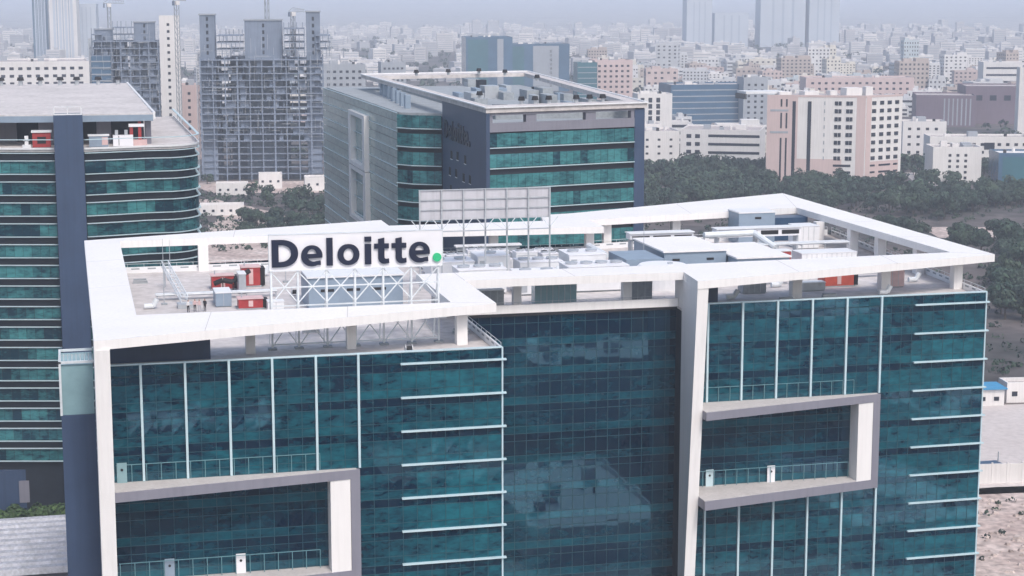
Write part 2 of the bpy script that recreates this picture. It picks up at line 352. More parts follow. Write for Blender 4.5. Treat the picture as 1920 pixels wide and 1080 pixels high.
cand += cells((RX0, YR + 1.6), (105.8, YR + 1.6), [u for u in uRl if u < 26.2], rows3([48.2, 44.2, 40.2], False), lambda x, z, k: tintC(x, z, k) + 0.1, M['glassC'])
side = rows3(LV[:-1])
cand += cells((48.42, YL), (48.42, YC), even(0, 26.9, 16), side, tintL, M['glassL'])
cand += cells((122.44, YR), (128.2, 292), even(0, 66.8, 40), side, tintL, M['glassL'])
cand += cells((3.3, 276), (3.3, YL), even(0, 72.9, 40), side, tintL, M['glassL'])
cand += cells((128.1, 292.1), (3.4, 276.1), even(0, 125.6, 60), side, tintL, M['glassL'])
flush(HQ, cand)
zz = sorted(set([0.2, GT - 0.1] + [z for l in LV for z in (l, l - 1.0, l - 3.0) if z > 0]))
zL = [z for z in zz if z > 48.15]; zM = [z for z in zz if z < 35]
bars(HQ, (LX0, YL), (48.4, YL), [u for u in uLl if u < 27.9], zL, M['bar']); bars(HQ, (LX0, YL), (48.4, YL), [u for u in uLl if u < 27.9], zM, M['bar'])
bars(HQ, (LX0, YL), (48.4, YL), [u for u in uLl if u > 27.7], zz, M['bar'])
bars(HQ, (RX0, YR), (122.4, YR), [u for u in uRl if u < 27], zL, M['bar']); bars(HQ, (RX0, YR), (122.4, YR), [u for u in uRl if u < 27], zM, M['bar'])
bars(HQ, (RX0, YR), (122.4, YR), [u for u in uRl if u > 26.8], zz, M['bar'])
bars(HQ, (48.5, YC), (77.6, YC), uCl, [z for z in zz if z < 60.3], M['bar'], 0.08)
for (x0, yy, ul) in ((LX0, YL + 1.6, [u for u in uLl if u < 27]), (RX0, YR + 1.6, [u for u in uRl if u < 26.2])):
    bars(HQ, (x0, yy), (x0 + 10, yy), ul, [z for z in zz if 36 < z < 48.3], M['bar'])
# tall pale mullions over and under the frames, horizontal fins at the corners
def mull(xs, y, z0, z1):
    for x in xs: MB().box(x - 0.13, x + 0.13, y - 0.42, y - 0.04, z0, z1).build('mullion', M['fin'], HQ)
mull([7.01, 11.89, 16.77, 21.63, 26.59], YL, 48.25, GT - 0.02); mull([31.47], YL, 48.25, GT - 0.02)
mull([7.01, 11.89, 16.77, 21.63, 26.59, 31.47], YL, 1, 34.85)
mull([81.86, 86.75, 91.72, 96.71, 101.74, 106.8], YR, 48.25, GT - 0.02); mull([81.86, 86.75, 91.72, 96.71, 101.74, 106.8], YR, 1, 34.85)
for z in LV[:14]:
    MB().box(36.4, 48.9, YL - 0.42, YL - 0.03, z - 0.1, z + 0.1).build('fin', M['fin'], HQ)
    MB().box(111.8, 122.9, YR - 0.42, YR - 0.03, z - 0.1, z + 0.1).build('fin', M['fin'], HQ)
for x, y in ((48.42, YL), (122.44, YR)): MB().box(x - 0.04, x + 0.14, y - 0.2, y - 0.02, 1, GT).build('corner_trim', M['fin'], HQ)
# parapets
def wallbox(name, p, q, z0, z1, th, m):
    o = MB(); o.bar((p[0], p[1], (z0 + z1) / 2), (q[0], q[1], (z0 + z1) / 2), th, z1 - z0); return o.build(name, m, HQ)
wallbox('parapet_cap', (3.66, YL + 0.12), (48.5, YL + 0.12), GT - 0.1, GT + 0.06, 0.42, M['fin'])
wallbox('parapet_cap', (79.9, YR + 0.12), (122.6, YR + 0.12), GT - 0.1, GT + 0.06, 0.42, M['fin'])
for p, q in (((48.42, YL + 0.35), (48.42, 229.3)), ((122.47, YR + 0.35), (128.1, 291)), ((3.3, 276), (47, 276.6)), ((82.6, 284), (127.6, 291.6)), ((49, 281.6), (81, 281.6))):
    pr = wallbox('parapet', p, q, DK, GT - 0.02, 0.22, M['white2'])
    L = (Vector(q) - Vector(p)); k = int(L.length / 2.4)
    sq = MB()
    for i in range(k):                                 # slots cast in the upstand
        a = Vector(p) + L * ((i + 0.22) / k); b = Vector(p) + L * ((i + 0.72) / k)
        sq.bar((a.x, a.y, GT - 0.28), (b.x, b.y, GT - 0.28), 0.25, 0.22)
    sq.build('slot', M['deckgrey'], pr, kind='stuff')
    rl = MB(); rl.tube((*p, GT + 0.45), (*q, GT + 0.45), 0.03)
    for i in range(k + 1):
        a = Vector(p) + L * (i / k); rl.tube((a.x, a.y, GT - 0.02), (a.x, a.y, GT + 0.45), 0.025, 5)
    rl.build('handrail', M['steelw'], pr)
MB().box(48.9, 79.1, YC - 0.55, YC - 0.1, 60.66, 61.75).build('parapet_band', M['white'], HQ)
MB().box(48.9, 79.1, YC - 0.5, YC - 0.12, 60.25, 60.655).build('painted_shadow_line', M['black'], HQ)  # solid black strip painting the shadow line below the white band
r_ = MB(); r_.tube((49.4, YC + 0.5, 61.95), (77.6, YC + 0.5, 61.95), 0.03); r_.tube((49.4, YC + 0.5, 61.4), (77.6, YC + 0.5, 61.4), 0.03)
for i in range(19): r_.tube((49.4 + i * 1.56, YC + 0.5, DK), (49.4 + i * 1.56, YC + 0.5, 61.95), 0.03, 5)
r_.build('handrail', M['steel'], HQ)
# the white roof frame: wedge-shaped beams on columns
def beam(plan, e=0.0): return MB().prism(plan, ZB, ZT).build('roof_beam', M['white'], HQ)
beam([(2.0, 196.4), (7.05, 211.4), (7.1, 275.4), (2.0, 277.2)])
beam([(2.0, 196.4), (49.24, 209.3), (44.1, 211.2), (7.05, 211.4)])
beam([(49.24, 209.3), (49.22, 227.0), (49.22, 233.6), (44.1, 233.6), (44.1, 211.2)])
beam([(49.22, 227.0), (79.0, 227.0), (79.6, 233.6), (49.22, 233.6)])
beam([(78.2, 219.2), (127.17, 232.0), (122.0, 235.3), (79.6, 233.6), (79.0, 227.0)])
beam([(127.17, 232.0), (127.5, 312.0), (121.4, 290.8), (122.0, 235.3)])
beam([(82.0, 283.0), (121.4, 290.8), (127.5, 312.0), (82.0, 292.2)])
beam([(49.2, 276.6), (82.0, 274.2), (82.0, 283.0), (82.0, 292.2), (76.0, 290.8), (74.5, 283.5), (49.2, 283.5)])
beam([(7.1, 275.4), (49.2, 276.6), (49.2, 283.5), (49.2, 290.8), (2.0, 277.2)])
for x, y, s in ((45.2, 210.6, 1.3), (31.9, 211.0, 1.1), (20.0, 211.0, 1.1), (46.4, 228.6, 1.3), (57.5, 232.6, 1.1), (72.8, 232.6, 1.2), (97.3, 232.6, 1.4), (111.3, 234.2, 1.4), (122.3, 233.9, 1.3),
                (123.4, 248.0, 1.4), (123.6, 261.8, 1.4), (122.4, 269.6, 1.4), (120.8, 279.5, 1.4), (99.0, 289.2, 1.4), (111.0, 292.2, 1.4), (86.0, 286.0, 1.3), (80.8, 278.4, 1.3),
                (65.0, 278.2, 1.3), (51.0, 278.4, 1.3), (19.4, 276.2, 1.5), (33.0, 277.6, 1.5), (46.5, 279.0, 1.5), (4.6, 262.0, 1.4), (4.6, 240.0, 1.4)):
    MB().box(x - s / 2, x + s / 2, y - s / 2, y + s / 2, DK, ZB).build('roof_column', M['white'], HQ)
for a, b in (((2.0, 232.0), (7.06, 233.4)), ((2.0, 255.0), (7.08, 256.4)), ((14.0, 199.7), (15.6, 211.36)), ((30.5, 204.2), (31.6, 211.27)), ((44.1, 211.2), (49.24, 209.3)), ((49.22, 227.0), (49.22, 233.6)), ((64.0, 227.0), (64.0, 233.6)), ((94.0, 223.6), (95.0, 234.2)), ((110.0, 227.3), (111.0, 234.9)),
             ((122.0, 235.3), (127.17, 232.0)), ((121.9, 252.0), (127.25, 251.0)), ((121.7, 270.0), (127.3, 270.6)), ((121.4, 290.8), (127.5, 312.0)), ((101.0, 286.8), (103.0, 300.4)), ((24.0, 275.9), (25.0, 283.8)), ((66.0, 275.4), (66.0, 283.5))):
    q = MB(); q.bar((*a, ZT + 0.002), (*b, ZT + 0.002), 0.07, 0.02); q.build('panel_joint', M['tan'], HQ)
# leaning pylons at the left end of each wing
def pylon(x0, x1, yt, yb, back, sk=0.0, dy=0.0):
    MB().hexa([(x0, yb, 0), (x1, yb + dy, 0), (x1 + sk, back, 0), (x0 + sk, back, 0), (x0, yt, ZB), (x1, yt + dy, ZB), (x1 + sk, back, ZB), (x0 + sk, back, ZB)]).build('pylon', M['white'], HQ)
pylon(2.0, 3.64, 196.4, 201.3, 205.0)
pylon(78.25, 79.9, 219.3, 224.9, 231.5, 1.1, 0.45)
# slate walls seen under the roof frame at the inner corners
MB().box(3.66, 15.2, 208.6, 209.0, DK, ZB - 0.02).build('screen_wall', M['slate'], HQ); MB().box(79.9, 85.2, 230.6, 231.0, DK, ZB - 0.02).build('screen_wall', M['slate'], HQ)
# projecting terrace frames
def frame(x0, y0, x1, y1, yg, xw, name):
    fr = MB(); ang = math.atan2(y1 - y0, x1 - x0)
    yy = lambda x: y0 + (y1 - y0) * (x - x0) / (x1 - x0)
    top = MB().prism([(x0, y0), (x1, y1), (x1, yg - 0.03), (x0, yg - 0.03)], 47.05, 48.12).build('terrace_frame', M['grey'], HQ)
    MB().prism([(x0, y0 + 0.25), (x1 - 0.4, yy(x1 - 0.4) + 0.12), (x1 - 0.4, yg - 0.05), (x0, yg - 0.05)], 48.12, 48.2).build('floor', M['tan'], top)
    MB().prism([(x0, y0), (x1, y1), (x1, yg + 1.5), (x0, yg + 1.5)], 34.9, 36.1).build('lower_slab', M['grey'], top)
    MB().prism([(x0, y0 + 0.25), (xw, yy(xw) + 0.12), (xw, yg + 1.48), (x0, yg + 1.48)], 36.1, 36.2).build('floor', M['tan'], top)
    MB().prism([(x1 - 1.12, yy(x1 - 1.12)), (x1, y1), (x1, yg - 0.04), (x1 - 1.12, yg - 0.04)], 36.1, 47.05).build('jamb', M['grey'], top)
    MB().prism([(xw - 2.35, yy(xw - 2.35) + 0.1), (xw, yy(xw) + 0.06), (xw, yg + 1.5), (xw - 2.35, yg + 1.5)], 36.1, 47.05).build('white_pier', M['white'], top)
    for z in (48.2, 36.2):
        hb = MB(); n = int((xw - 2.5 - x0) / 1.63); yb = yg - 0.16 if z > 40 else yg + 0.9
        for i in range(n + 1):
            x = x0 + 0.4 + i * 1.63; hb.tube((x, yb, z), (x, yb, z + (2.0 if z > 40 else 2.2)), 0.05, 5)
        hb.bar((x0 + 0.3, yb, z + (2.0 if z > 40 else 2.2)), (x0 + 0.4 + n * 1.63, yb, z + (2.0 if z > 40 else 2.2)), 0.08); hb.build('rail_frame', M['railc'], top)
    return top
fL = frame(3.66, 198.8, 31.46, 202.55, YL, 30.3, 'L'); fR = frame(79.9, 219.7, 106.95, 224.85, YR, 105.85, 'R')
for fr, x, y, z, m in ((fL, 4.6, YL - 0.3, 48.2, 'clear'), (fL, 9.6, YL + 1.2, 36.2, 'unitgrey'), (fL, 17.7, YL + 1.2, 36.2, 'signwhite'), (fR, 83.0, YR + 1.2, 36.2, 'fin'), (fR, 91.9, YR + 1.2, 36.2, 'signwhite')):
    d_ = MB().box(x - 0.55, x + 0.55, y - 0.06, y + 0.06, z, z + 2.3).build('access_door', M[m], fr)
    MB().tube((x, y - 0.06, z + 1.5), (x, y - 0.1, z + 1.5), 0.16, 10).build('port', M['black'], d_)
# side stair bay on the left flank
MB().box(-1.75, 1.98, 206.5, 214.0, 0, 55.4).build('stair_bay', M['slate'], HQ)
bay = MB().box(-1.6, 1.9, 206.7, 213.6, 55.42, 61.2, 0).build('glazed_lantern', M['clear'], HQ)
q = MB()
for x, y in ((-1.72, 206.55), (-1.72, 213.7)): q.bar((x, y, 55.42), (x, y, 61.6), 0.26)
q.bar((-1.85, 206.55, 61.5), (2.0, 206.55, 61.5), 0.26); q.bar((-1.85, 213.7, 61.5), (2.0, 213.7, 61.5), 0.26); q.bar((-1.72, 206.7, 61.5), (-1.72, 213.6, 61.5), 0.24)
q.build('lantern_frame', M['steelw'], HQ)
q = MB()
for i in range(9): q.tube((-1.7 + i * 0.45, 206.55, 61.6), (-1.7 + i * 0.45, 206.55, 62.4), 0.03, 5)
q.build('lantern_spike', M['steelw'], HQ, kind='stuff')
# plant rooms that belong to the block
def room(name, x0, x1, y0, y1, z1, m, roofm='white2', over=0.25):
    o = MB().box(x0, x1, y0, y1, DK, z1).build(name, M[m], HQ)
    MB().box(x0 - over, x1 + over, y0 - over, y1 + over, z1, z1 + 0.22).build('flat_roof', M[roofm], o)
    return o
def vents(o, y, pts, s=0.55):
    for x, z in pts: MB().box(x - s, x + s, y - 0.05, y - 0.004, z, z + 0.35).build('vent', M['black'], o)
o = room('plant_room', 84.4, 94.0, 251.2, 266, 64.7, 'unitgrey', 'white'); vents(o, 251.2, [(86.2, 63.4), (91.5, 63.4)])
o = room('plant_room', 94.3, 102.4, 247.3, 262, 64.0, 'unitgrey', 'white'); vents(o, 247.3, [(98.0, 62.0)])
o = room('plant_room', 30.5, 43.2, 238.5, 246.5, 64.9, 'unitgrey'); vents(o, 238.5, [(33, 63), (36.5, 63), (40, 63)], 0.9)
o = room('stair_room', 108.2, 114.6, 283.5, 288.6, 65.9, 'unitgrey', 'white2', 0.1); vents(o, 283.5, [(111.6, 64.9)])
MB().box(114.9, 121.6, 286.2, 289.8, DK, 64.6).build('stair_room', M['unitdark'], HQ)
MB().box(77.9, 83.6, 249.0, 258, DK, 64.2).build('plant_room', M['unitgrey'], HQ)
o = room('tank_room', 58.0, 68.0, 273.0, 274.0, 63.4, 'deckgrey')

# ------------------------------------------------------------------ letters of the name sign (outlines in metres, cap height 3.25)
def arc(cx, cz, rx, rz, a0, a1, n=14, e=1.0):
    out = []
    for i in range(n + 1):
        a = R(a0 + (a1 - a0) * i / n); c, s = math.cos(a), math.sin(a)
        out.append((cx + rx * math.copysign(abs(c) ** e, c), cz + rz * math.copysign(abs(s) ** e, s)))
    return out
GL = {}
GL['D'] = [[(0, 0), (1.0, 0)] + arc(1.0, 1.625, 2.1, 1.625, -80, 80, 16, 0.9) + [(1.0, 3.25), (0, 3.25)], [(0.8, 0.62), (0.8, 2.63), (1.05, 2.63)] + arc(1.05, 1.625, 1.22, 1.0, 80, -80, 14, 0.95) + [(1.05, 0.62)]]
GL['e'] = [[(0.72, 1.0)] + [(2.5, 1.0), (2.52, 1.3)] + arc(1.26, 1.24, 1.26, 1.25, 8, 300, 26, 0.95) + [(2.32, 0.12), (2.28, 0.66)] + arc(1.5, 1.28, 0.78, 0.74, 290, 196, 8), [(0.74, 1.46)] + arc(1.27, 1.46, 0.53, 0.58, 172, 8, 12) + [(1.80, 1.46)]]
GL['l'] = [[(0, 0), (0.74, 0), (0.74, 3.3), (0, 3.3)]]
GL['o'] = [arc(1.31, 1.24, 1.31, 1.26, 0, 345, 23, 0.95), arc(1.31, 1.24, 0.60, 0.74, 0, -345, 23)]
GL['i'] = [[(0, 0), (0.76, 0), (0.76, 2.42), (0, 2.42)], [(-0.02, 2.72), (0.78, 2.72), (0.78, 3.3), (-0.02, 3.3)]]
GL['t'] = [[(0.48, 0.85)] + arc(1.18, 0.72, 0.70, 0.74, 188, 285, 8) + [(1.78, 0.06), (1.76, 0.62), (1.5, 0.57)] + arc(1.42, 0.82, 0.2, 0.25, 270, 180, 4) + [(1.22, 1.84), (1.76, 1.84), (1.76, 2.42), (1.22, 2.42), (1.22, 3.12), (0.48, 2.98), (0.48, 2.42), (0, 2.42), (0, 1.84), (0.48, 1.84)]]
GL['.'] = [arc(0.5, 0.5, 0.52, 0.52, 0, 345, 23)]
LM = {}
def letter_mesh(ch, m):
    if (ch, m.name) not in LM:
        c = bpy.data.curves.new('letter', 'CURVE'); c.dimensions = '2D'; c.fill_mode = 'BOTH'; c.extrude = 0.12
        for ring in GL[ch]:
            sp = c.splines.new('POLY'); sp.points.add(len(ring) - 1); sp.use_cyclic_u = True
            for p, (x, z) in zip(sp.points, ring): p.co = (x, z, 0, 1)
        c.materials.append(m); o = bpy.data.objects.new('letter', c); COL.objects.link(o)
        dg = bpy.context.evaluated_depsgraph_get(); me = bpy.data.meshes.new_from_object(o.evaluated_get(dg))
        for v in me.vertices: v.co = (v.co.x, -v.co.z, v.co.y)      # stand upright, facing -Y
        me.flip_normals(); bpy.data.objects.remove(o); LM[(ch, m.name)] = me
        if not me.materials: me.materials.append(m)
    return LM[(ch, m.name)]
WORD = (('D', 0.0), ('e', 3.45), ('l', 6.45), ('o', 7.75), ('i', 11.02), ('t', 12.15), ('t', 14.25), ('e', 16.35), ('.', 19.25))

# roof name sign on its steel trestle
SG = thing('roof_name_sign', 'long white Deloitte. sign with navy letters standing on a steel trestle', 'sign', (33, 212.2, DK))
sx0, sx1, sy = 22.6, 43.25, 212.2
MB().box(sx0, sx1, sy - 0.02, sy + 0.30, 70.15, 74.35).build('panel', M['signwhite'], SG)
q = MB()
for z in (70.1, 74.4): q.bar((sx0 - 0.05, sy + 0.13, z), (sx1 + 0.05, sy + 0.13, z), 0.4, 0.1)
for x in (sx0 - 0.05, sx1 + 0.05): q.bar((x, sy + 0.13, 70.05), (x, sy + 0.13, 74.45), 0.1, 0.4)
q.build('panel_rim', M['steelw'], SG)
for ch, x in WORD:
    m = M['signgreen'] if ch == '.' else M['signblue']
    o = inst('letter', letter_mesh(ch, m), SG, Vector((22.85 + x, sy - 0.15, 70.58)) - SG.location)
    if ch == '.': o['label'] = 'round green dot after the navy letters'; o.location.z += 0.05
xs = [22.75, 25.9, 29.3, 32.7, 36.1, 39.5, 42.8]
for x in xs:
    MB().bar((x, sy + 0.15, DK), (x, sy + 0.15, 70.05), 0.22).build('post', M['steelw'], SG)
    MB().bar((x, sy + 3.4, DK), (x, sy + 0.3, 69.8), 0.16).build('back_strut', M['steelw'], SG)
    MB().box(x - 0.5, x + 0.5, sy - 0.35, sy + 0.65, DK + 0.002, DK + 0.22).build('base_plate', M['deckgrey'], SG)
for i in range(6):
    a, b = xs[i], xs[i + 1]
    for z0, z1 in ((66.2, 70.0), (61.0, 65.6)):
        MB().bar((a, sy + 0.15, z0), (b, sy + 0.15, z1), 0.13).build('brace', M['steelw'], SG); MB().bar((a, sy + 0.30, z1), (b, sy + 0.30, z0), 0.13).build('brace', M['steelw'], SG)
    for z in (61.3, 65.9, 68.1): MB().bar((a, sy + 0.15, z), (b, sy + 0.15, z), 0.15).build('rail', M['steelw'], SG)
    if i in (0, 3, 4): MB().bar((a, sy + 1.9, 65.2), (b, sy + 1.9, 65.2), 0.12).build('rail', M['steelw'], SG)

# big board turned away from the camera
BB = thing('rear_hoarding', 'back of a grey panelled hoarding on tall posts behind the name sign', 'billboard', (57, 250, DK))
bx = even(47.8, 66.7, 6)
for i in range(6):
    for j, (z0, z1) in enumerate(((70.75, 72.1), (72.14, 73.5), (73.54, 74.85))):
        MB().box(bx[i] + 0.03, bx[i + 1] - 0.03, 250.25, 250.32, z0, z1).build('panel', M['board'], BB)
for x in bx:
    MB().bar((x, 250.05, DK), (x, 250.05, 74.95), 0.2).build('post', M['steel'], BB)
    q = MB(); q.bar((x, 250.0, 69.2), (x + 1.2, 250.0, 70.7), 0.1); q.bar((x, 250.0, 69.2), (x - 1.2, 250.0, 70.7), 0.1); q.build('knee_brace', M['steelw'], BB)
for z in (70.7, 72.12, 73.52, 74.92): MB().bar((bx[0] - 0.1, 250.16, z), (bx[-1] + 0.1, 250.16, z), 0.14).build('rail', M['steel'], BB)
MB().box(bx[0], bx[-1], 249.3, 250.0, 69.05, 69.12).build('catwalk', M['steel'], BB)

# ------------------------------------------------------------------ machines on the roof
def fan_unit(name):
    t = thing(name, '', 'condenser', (0, 0, 0), local=True)
    MB().box(-1.45, 1.45, -1.05, 1.05, 0.25, 2.35).build('casing', M['white2'], t)
    MB().box(-1.5, 1.5, -1.1, 1.1, 2.352, 2.47).build('lid', M['signwhite'], t)
    for s in (-0.72, 0.72):
        q = MB().tube((s, 0, 2.47), (s, 0, 2.74), 0.56, 14, 0.62); o = q.build('fan_ring', M['steel'], t)
        q = MB().tube((s, 0, 2.75), (s, 0, 2.80), 0.16, 8)
        for k in range(5):
            a = 2 * math.pi * k / 5; q.bar((s, 0, 2.77), (s + 0.5 * math.cos(a), 0.5 * math.sin(a), 2.79), 0.2, 0.03)
        q.build('fan', M['black'], o)
    for s in (-1.2, 1.2): MB().box(s - 0.12, s + 0.12, -1.0, 1.0, 0, 0.25).build('foot', M['deckgrey'], t)
    q = MB()
    for k in range(7): q.box(-1.3, 1.3, -1.09, -1.052, 0.55 + k * 0.24, 0.62 + k * 0.24)
    q.build('louvre', M['steel'], t, kind='stuff')
    return t
proto = fan_unit('condenser_unit'); spots = []
for j, (y, x0, n) in enumerate(((264.6, 52.6, 7), (269.8, 53.2, 6))):
    for i in range(n): spots.append((x0 + i * 3.55 + rng.uniform(-0.15, 0.15), y + rng.uniform(-0.25, 0.25), j, i, n))
ordn = ['first', 'second', 'third', 'fourth', 'fifth', 'sixth', 'seventh', 'eighth']; rown = ['nearer', 'rear']
for k, (x, y, j, i, n) in enumerate(spots):
    o = proto if k == 0 else copy_tree(proto, (0, 0, 0))
    o.location = (x, y, DK + 0.002); o.rotation_euler = (0, 0, rng.uniform(-0.08, 0.08)); o.scale = (rng.uniform(0.85, 1.15), rng.uniform(0.85, 1.2), rng.uniform(0.8, 1.25))
    tag(o, f'white twin fan condenser, {ordn[i]} from the left in the {rown[j]} row under the hoarding', 'condenser', 'white condensers on the middle roof')
def big_ahu(x0, x1, y0, y1, z1, label, fans):
    t = thing('air_handler', label, 'air handler', ((x0 + x1) / 2, (y0 + y1) / 2, DK + 0.002))
    MB().box(x0, x1, y0, y1, DK + 0.25, z1).build('casing', M['white2'], t); MB().box(x0 - 0.08, x1 + 0.08, y0 - 0.08, y1 + 0.08, z1, z1 + 0.12).build('lid', M['signwhite'], t)
    MB().box(x0 + 0.2, x1 - 0.2, y0 + 0.2, y1 - 0.2, DK + 0.002, DK + 0.25).build('plinth', M['deckgrey'], t)
    for i in range(fans):
        x = x0 + (x1 - x0) * (i + 0.5) / fans; y = (y0 + y1) / 2
        MB().tube((x, y, z1 + 0.12), (x, y, z1 + 0.42), 0.8, 16, 0.9).build('fan_ring', M['steel'], t)
        MB().tube((x, y, z1 + 0.421), (x, y, z1 + 0.5), 0.5, 12, 0.35).build('fan_guard', M['steel'], t)
    MB().box(x0 + 0.3, x0 + 1.2, y0 - 0.05, y0 - 0.004, DK + 0.5, z1 - 0.6).build('door', M['steel'], t)
    return t
big_ahu(52.2, 59.0, 244.5, 249.0, 64.2, 'broad white air handler left of the hoarding posts', 3)
big_ahu(60.2, 66.4, 242.2, 247.4, 63.7, 'broad white air handler beside a thin ladder, in front of the hoarding', 2)
big_ahu(67.6, 76.4, 243.0, 248.2, 64.3, 'longest white air handler, between the hoarding and the round tanks', 4)
big_ahu(50.2, 56.6, 254.4, 259.2, 63.9, 'white air handler at the left end of the row behind the hoarding feet', 2)
big_ahu(57.4, 62.2, 255.6, 260.6, 64.4, 'tall white air handler, second from left behind the hoarding feet', 1)
big_ahu(63.4, 69.8, 254.2, 258.6, 63.5, 'low white air handler, third from left behind the hoarding feet', 3)
big_ahu(71.0, 76.6, 255.0, 261.0, 64.2, 'white air handler at the right end of the row behind the hoarding feet', 2)
def duct_run(pts, r, label):
    t = thing('duct_run', label, 'duct', (pts[0][0], pts[0][1], DK + 0.002))
    for a, b in zip(pts[:-1], pts[1:]): MB().tube(a, b, r, 10).build('section', M['steelw'], t)
    for p in pts: MB().box(p[0] - 0.12, p[0] + 0.12, p[1] - 0.12, p[1] + 0.12, DK + 0.002, p[2]).build('stand', M['steel'], t)
duct_run([(49.8, 251.6, 62.0), (60.0, 252.2, 62.6), (60.4, 254.0, 63.4)], 0.45, 'bent white duct left under the hoarding')
duct_run([(62.0, 251.8, 61.8), (68.6, 251.4, 61.8), (68.9, 253.8, 62.6)], 0.4, 'bent white duct right under the hoarding')
duct_run([(78.6, 262.0, 63.0), (78.9, 272.0, 63.0)], 0.55, 'fat white duct running back beside the middle columns')
duct_run([(96.0, 266.6, 64.9), (104.6, 267.4, 64.9), (106.2, 262.4, 63.2)], 0.5, 'white duct dropping behind the right plant room')
duct_run([(87.0, 247.6, 61.5), (92.6, 248.2, 61.5), (93.4, 246.0, 61.9)], 0.35, 'thin duct at the foot of the grey plant room')
duct_run([(108.0, 246.0, 61.5), (118.6, 247.0, 61.5)], 0.4, 'white duct across the open right deck')
def round_tank(x, y, r, zt, label):
    t = thing('round_tank', label, 'water tank', (x, y, DK + 0.002), group='round white roof tanks')
    MB().tube((x, y, DK + 0.002), (x, y, zt), r * 0.95, 28).build('drum', M['white2'], t, smooth=False)
    MB().tube((x, y, zt), (x, y, zt + 0.35), r, 28, r * 0.9).build('lid', M['signwhite'], t)
    MB().tube((x + r * 0.3, y, zt + 0.35), (x + r * 0.3, y, zt + 0.6), 0.4, 12).build('hatch', M['steel'], t)
round_tank(72.6, 251.5, 2.8, 63.0, 'left one of two round white flat-topped tanks behind the middle beam')
round_tank(82.0, 244.8, 3.7, 63.7, 'right, larger one of two round white flat-topped tanks, by the grey plant room')
def slot_unit(x0, x1, y, z0, z1, n, label):
    t = thing('louvred_unit', label, 'ventilation unit', ((x0 + x1) / 2, y, DK + 0.002), group='long white louvred units')
    MB().box(x0, x1, y, y + 2.2, z0, z1).build('casing', M['signwhite'], t)
    for x in (x0 + 0.4, (x0 + x1) / 2, x1 - 0.4): MB().box(x - 0.15, x + 0.15, y + 0.3, y + 1.9, DK + 0.002, z0).build('leg', M['steel'], t)
    w_ = (x1 - x0) / n
    for i in range(n): MB().box(x0 + w_ * i + 0.3, x0 + w_ * (i + 1) - 0.3, y - 0.05, y - 0.003, z0 + 0.3, z1 - 0.35).build('slot', M['black'], t)
    MB().box(x0 - 0.15, x1 + 0.15, y - 0.25, y + 2.4, z1, z1 + 0.12).build('hood', M['white2'], t)
slot_unit(99.4, 113.6, 270.0, 63.9, 65.2, 4, 'long white unit with four black slots beyond the grey plant room')
slot_unit(84.6, 95.0, 268.6, 64.3, 65.15, 3, 'long white unit with three narrow slots behind the plant room roof')
def enamel_box(name, x0, x1, y0, y1, z1, m, label, roofm='pink', extra=True):
    t = thing(name, label, 'generator', ((x0 + x1) / 2, (y0 + y1) / 2, DK + 0.002))
    MB().box(x0, x1, y0, y1, DK + 0.2, z1).build('canopy', M[m], t)
    MB().box(x0 - 0.12, x1 + 0.12, y0 - 0.12, y1 + 0.12, z1, z1 + 0.12).build('lid', M[roofm], t)
    MB().box(x0 - 0.2, x1 + 0.2, y0 - 0.1, y1 + 0.1, DK + 0.002, DK + 0.2).build('skid', M['deckgrey'], t)
    if extra:
        MB().box(x1 + 0.002, x1 + 0.7, y0 + 0.1, y1 - 0.1, DK + 0.2, z1 - 0.1).build('radiator', M['black'], t)
        MB().box((x0 + x1) / 2 - 0.3, (x0 + x1) / 2 + 0.3, y0 - 0.05, y0 - 0.003, DK + 0.4, z1 - 0.2).build('door', M['pink'], t)
        MB().tube((x0 + 0.5, (y0 + y1) / 2, z1 + 0.12), (x0 + 0.5, (y0 + y1) / 2, z1 + 0.7), 0.1, 8).build('exhaust', M['steel'], t)
enamel_box('generator', 21.4, 24.6, 240.4, 242.6, 62.1, 'red', 'low red generator with pale lid nearest the name sign trestle')
enamel_box('generator', 19.2, 22.3, 257.2, 259.4, 62.7, 'red', 'red generator with pink lid, left of the rear red pair')
enamel_box('generator', 23.6, 26.2, 259.0, 261.6, 63.5, 'red', 'tallest red generator with pink lid, right of the rear red pair')
enamel_box('generator', 104.4, 108.9, 239.0, 241.5, 62.7, 'orange', 'orange red generator under the right roof beam', 'orange')
enamel_box('generator', 103.6, 106.0, 255.5, 257.5, 63.6, 'red', 'small dark red generator beside the right plant room', 'white2', False)
def tank_box(x0, x1, y0, y1, z1, m, label, cat='tank'):
    t = thing('water_tank' if cat == 'tank' else 'equipment_cabinet', label, cat, ((x0 + x1) / 2, (y0 + y1) / 2, DK + 0.002))
    MB().box(x0, x1, y0, y1, DK + 0.15, z1).build('body', M[m], t); MB().box(x0 - 0.06, x1 + 0.06, y0 - 0.06, y1 + 0.06, z1, z1 + 0.1).build('lid', M['white2'], t)
    MB().box(x0 + 0.1, x1 - 0.1, y0 + 0.1, y1 - 0.1, DK + 0.002, DK + 0.15).build('plinth', M['deckgrey'], t)
    q = MB(); n = max(2, int((x1 - x0) / 0.8))
    for i in range(1, n): q.box(x0 + (x1 - x0) * i / n - 0.03, x0 + (x1 - x0) * i / n + 0.03, y0 - 0.03, y0 - 0.002, DK + 0.2, z1 - 0.05)
    q.build('seam', M['steel'], t)
tank_box(18.6, 20.7, 243.0, 247.5, 62.6, 'unitgrey', 'grey blue tank between the people and the red generator')
tank_box(22.6, 23.6, 253.0, 256.0, 63.5, 'steel', 'narrow grey cabinet in front of the rear red generators', 'cabinet')
tank_box(24.9, 27.0, 236.8, 238.6, 62.2, 'white2', 'white cabinet just left of the sign trestle feet', 'cabinet')
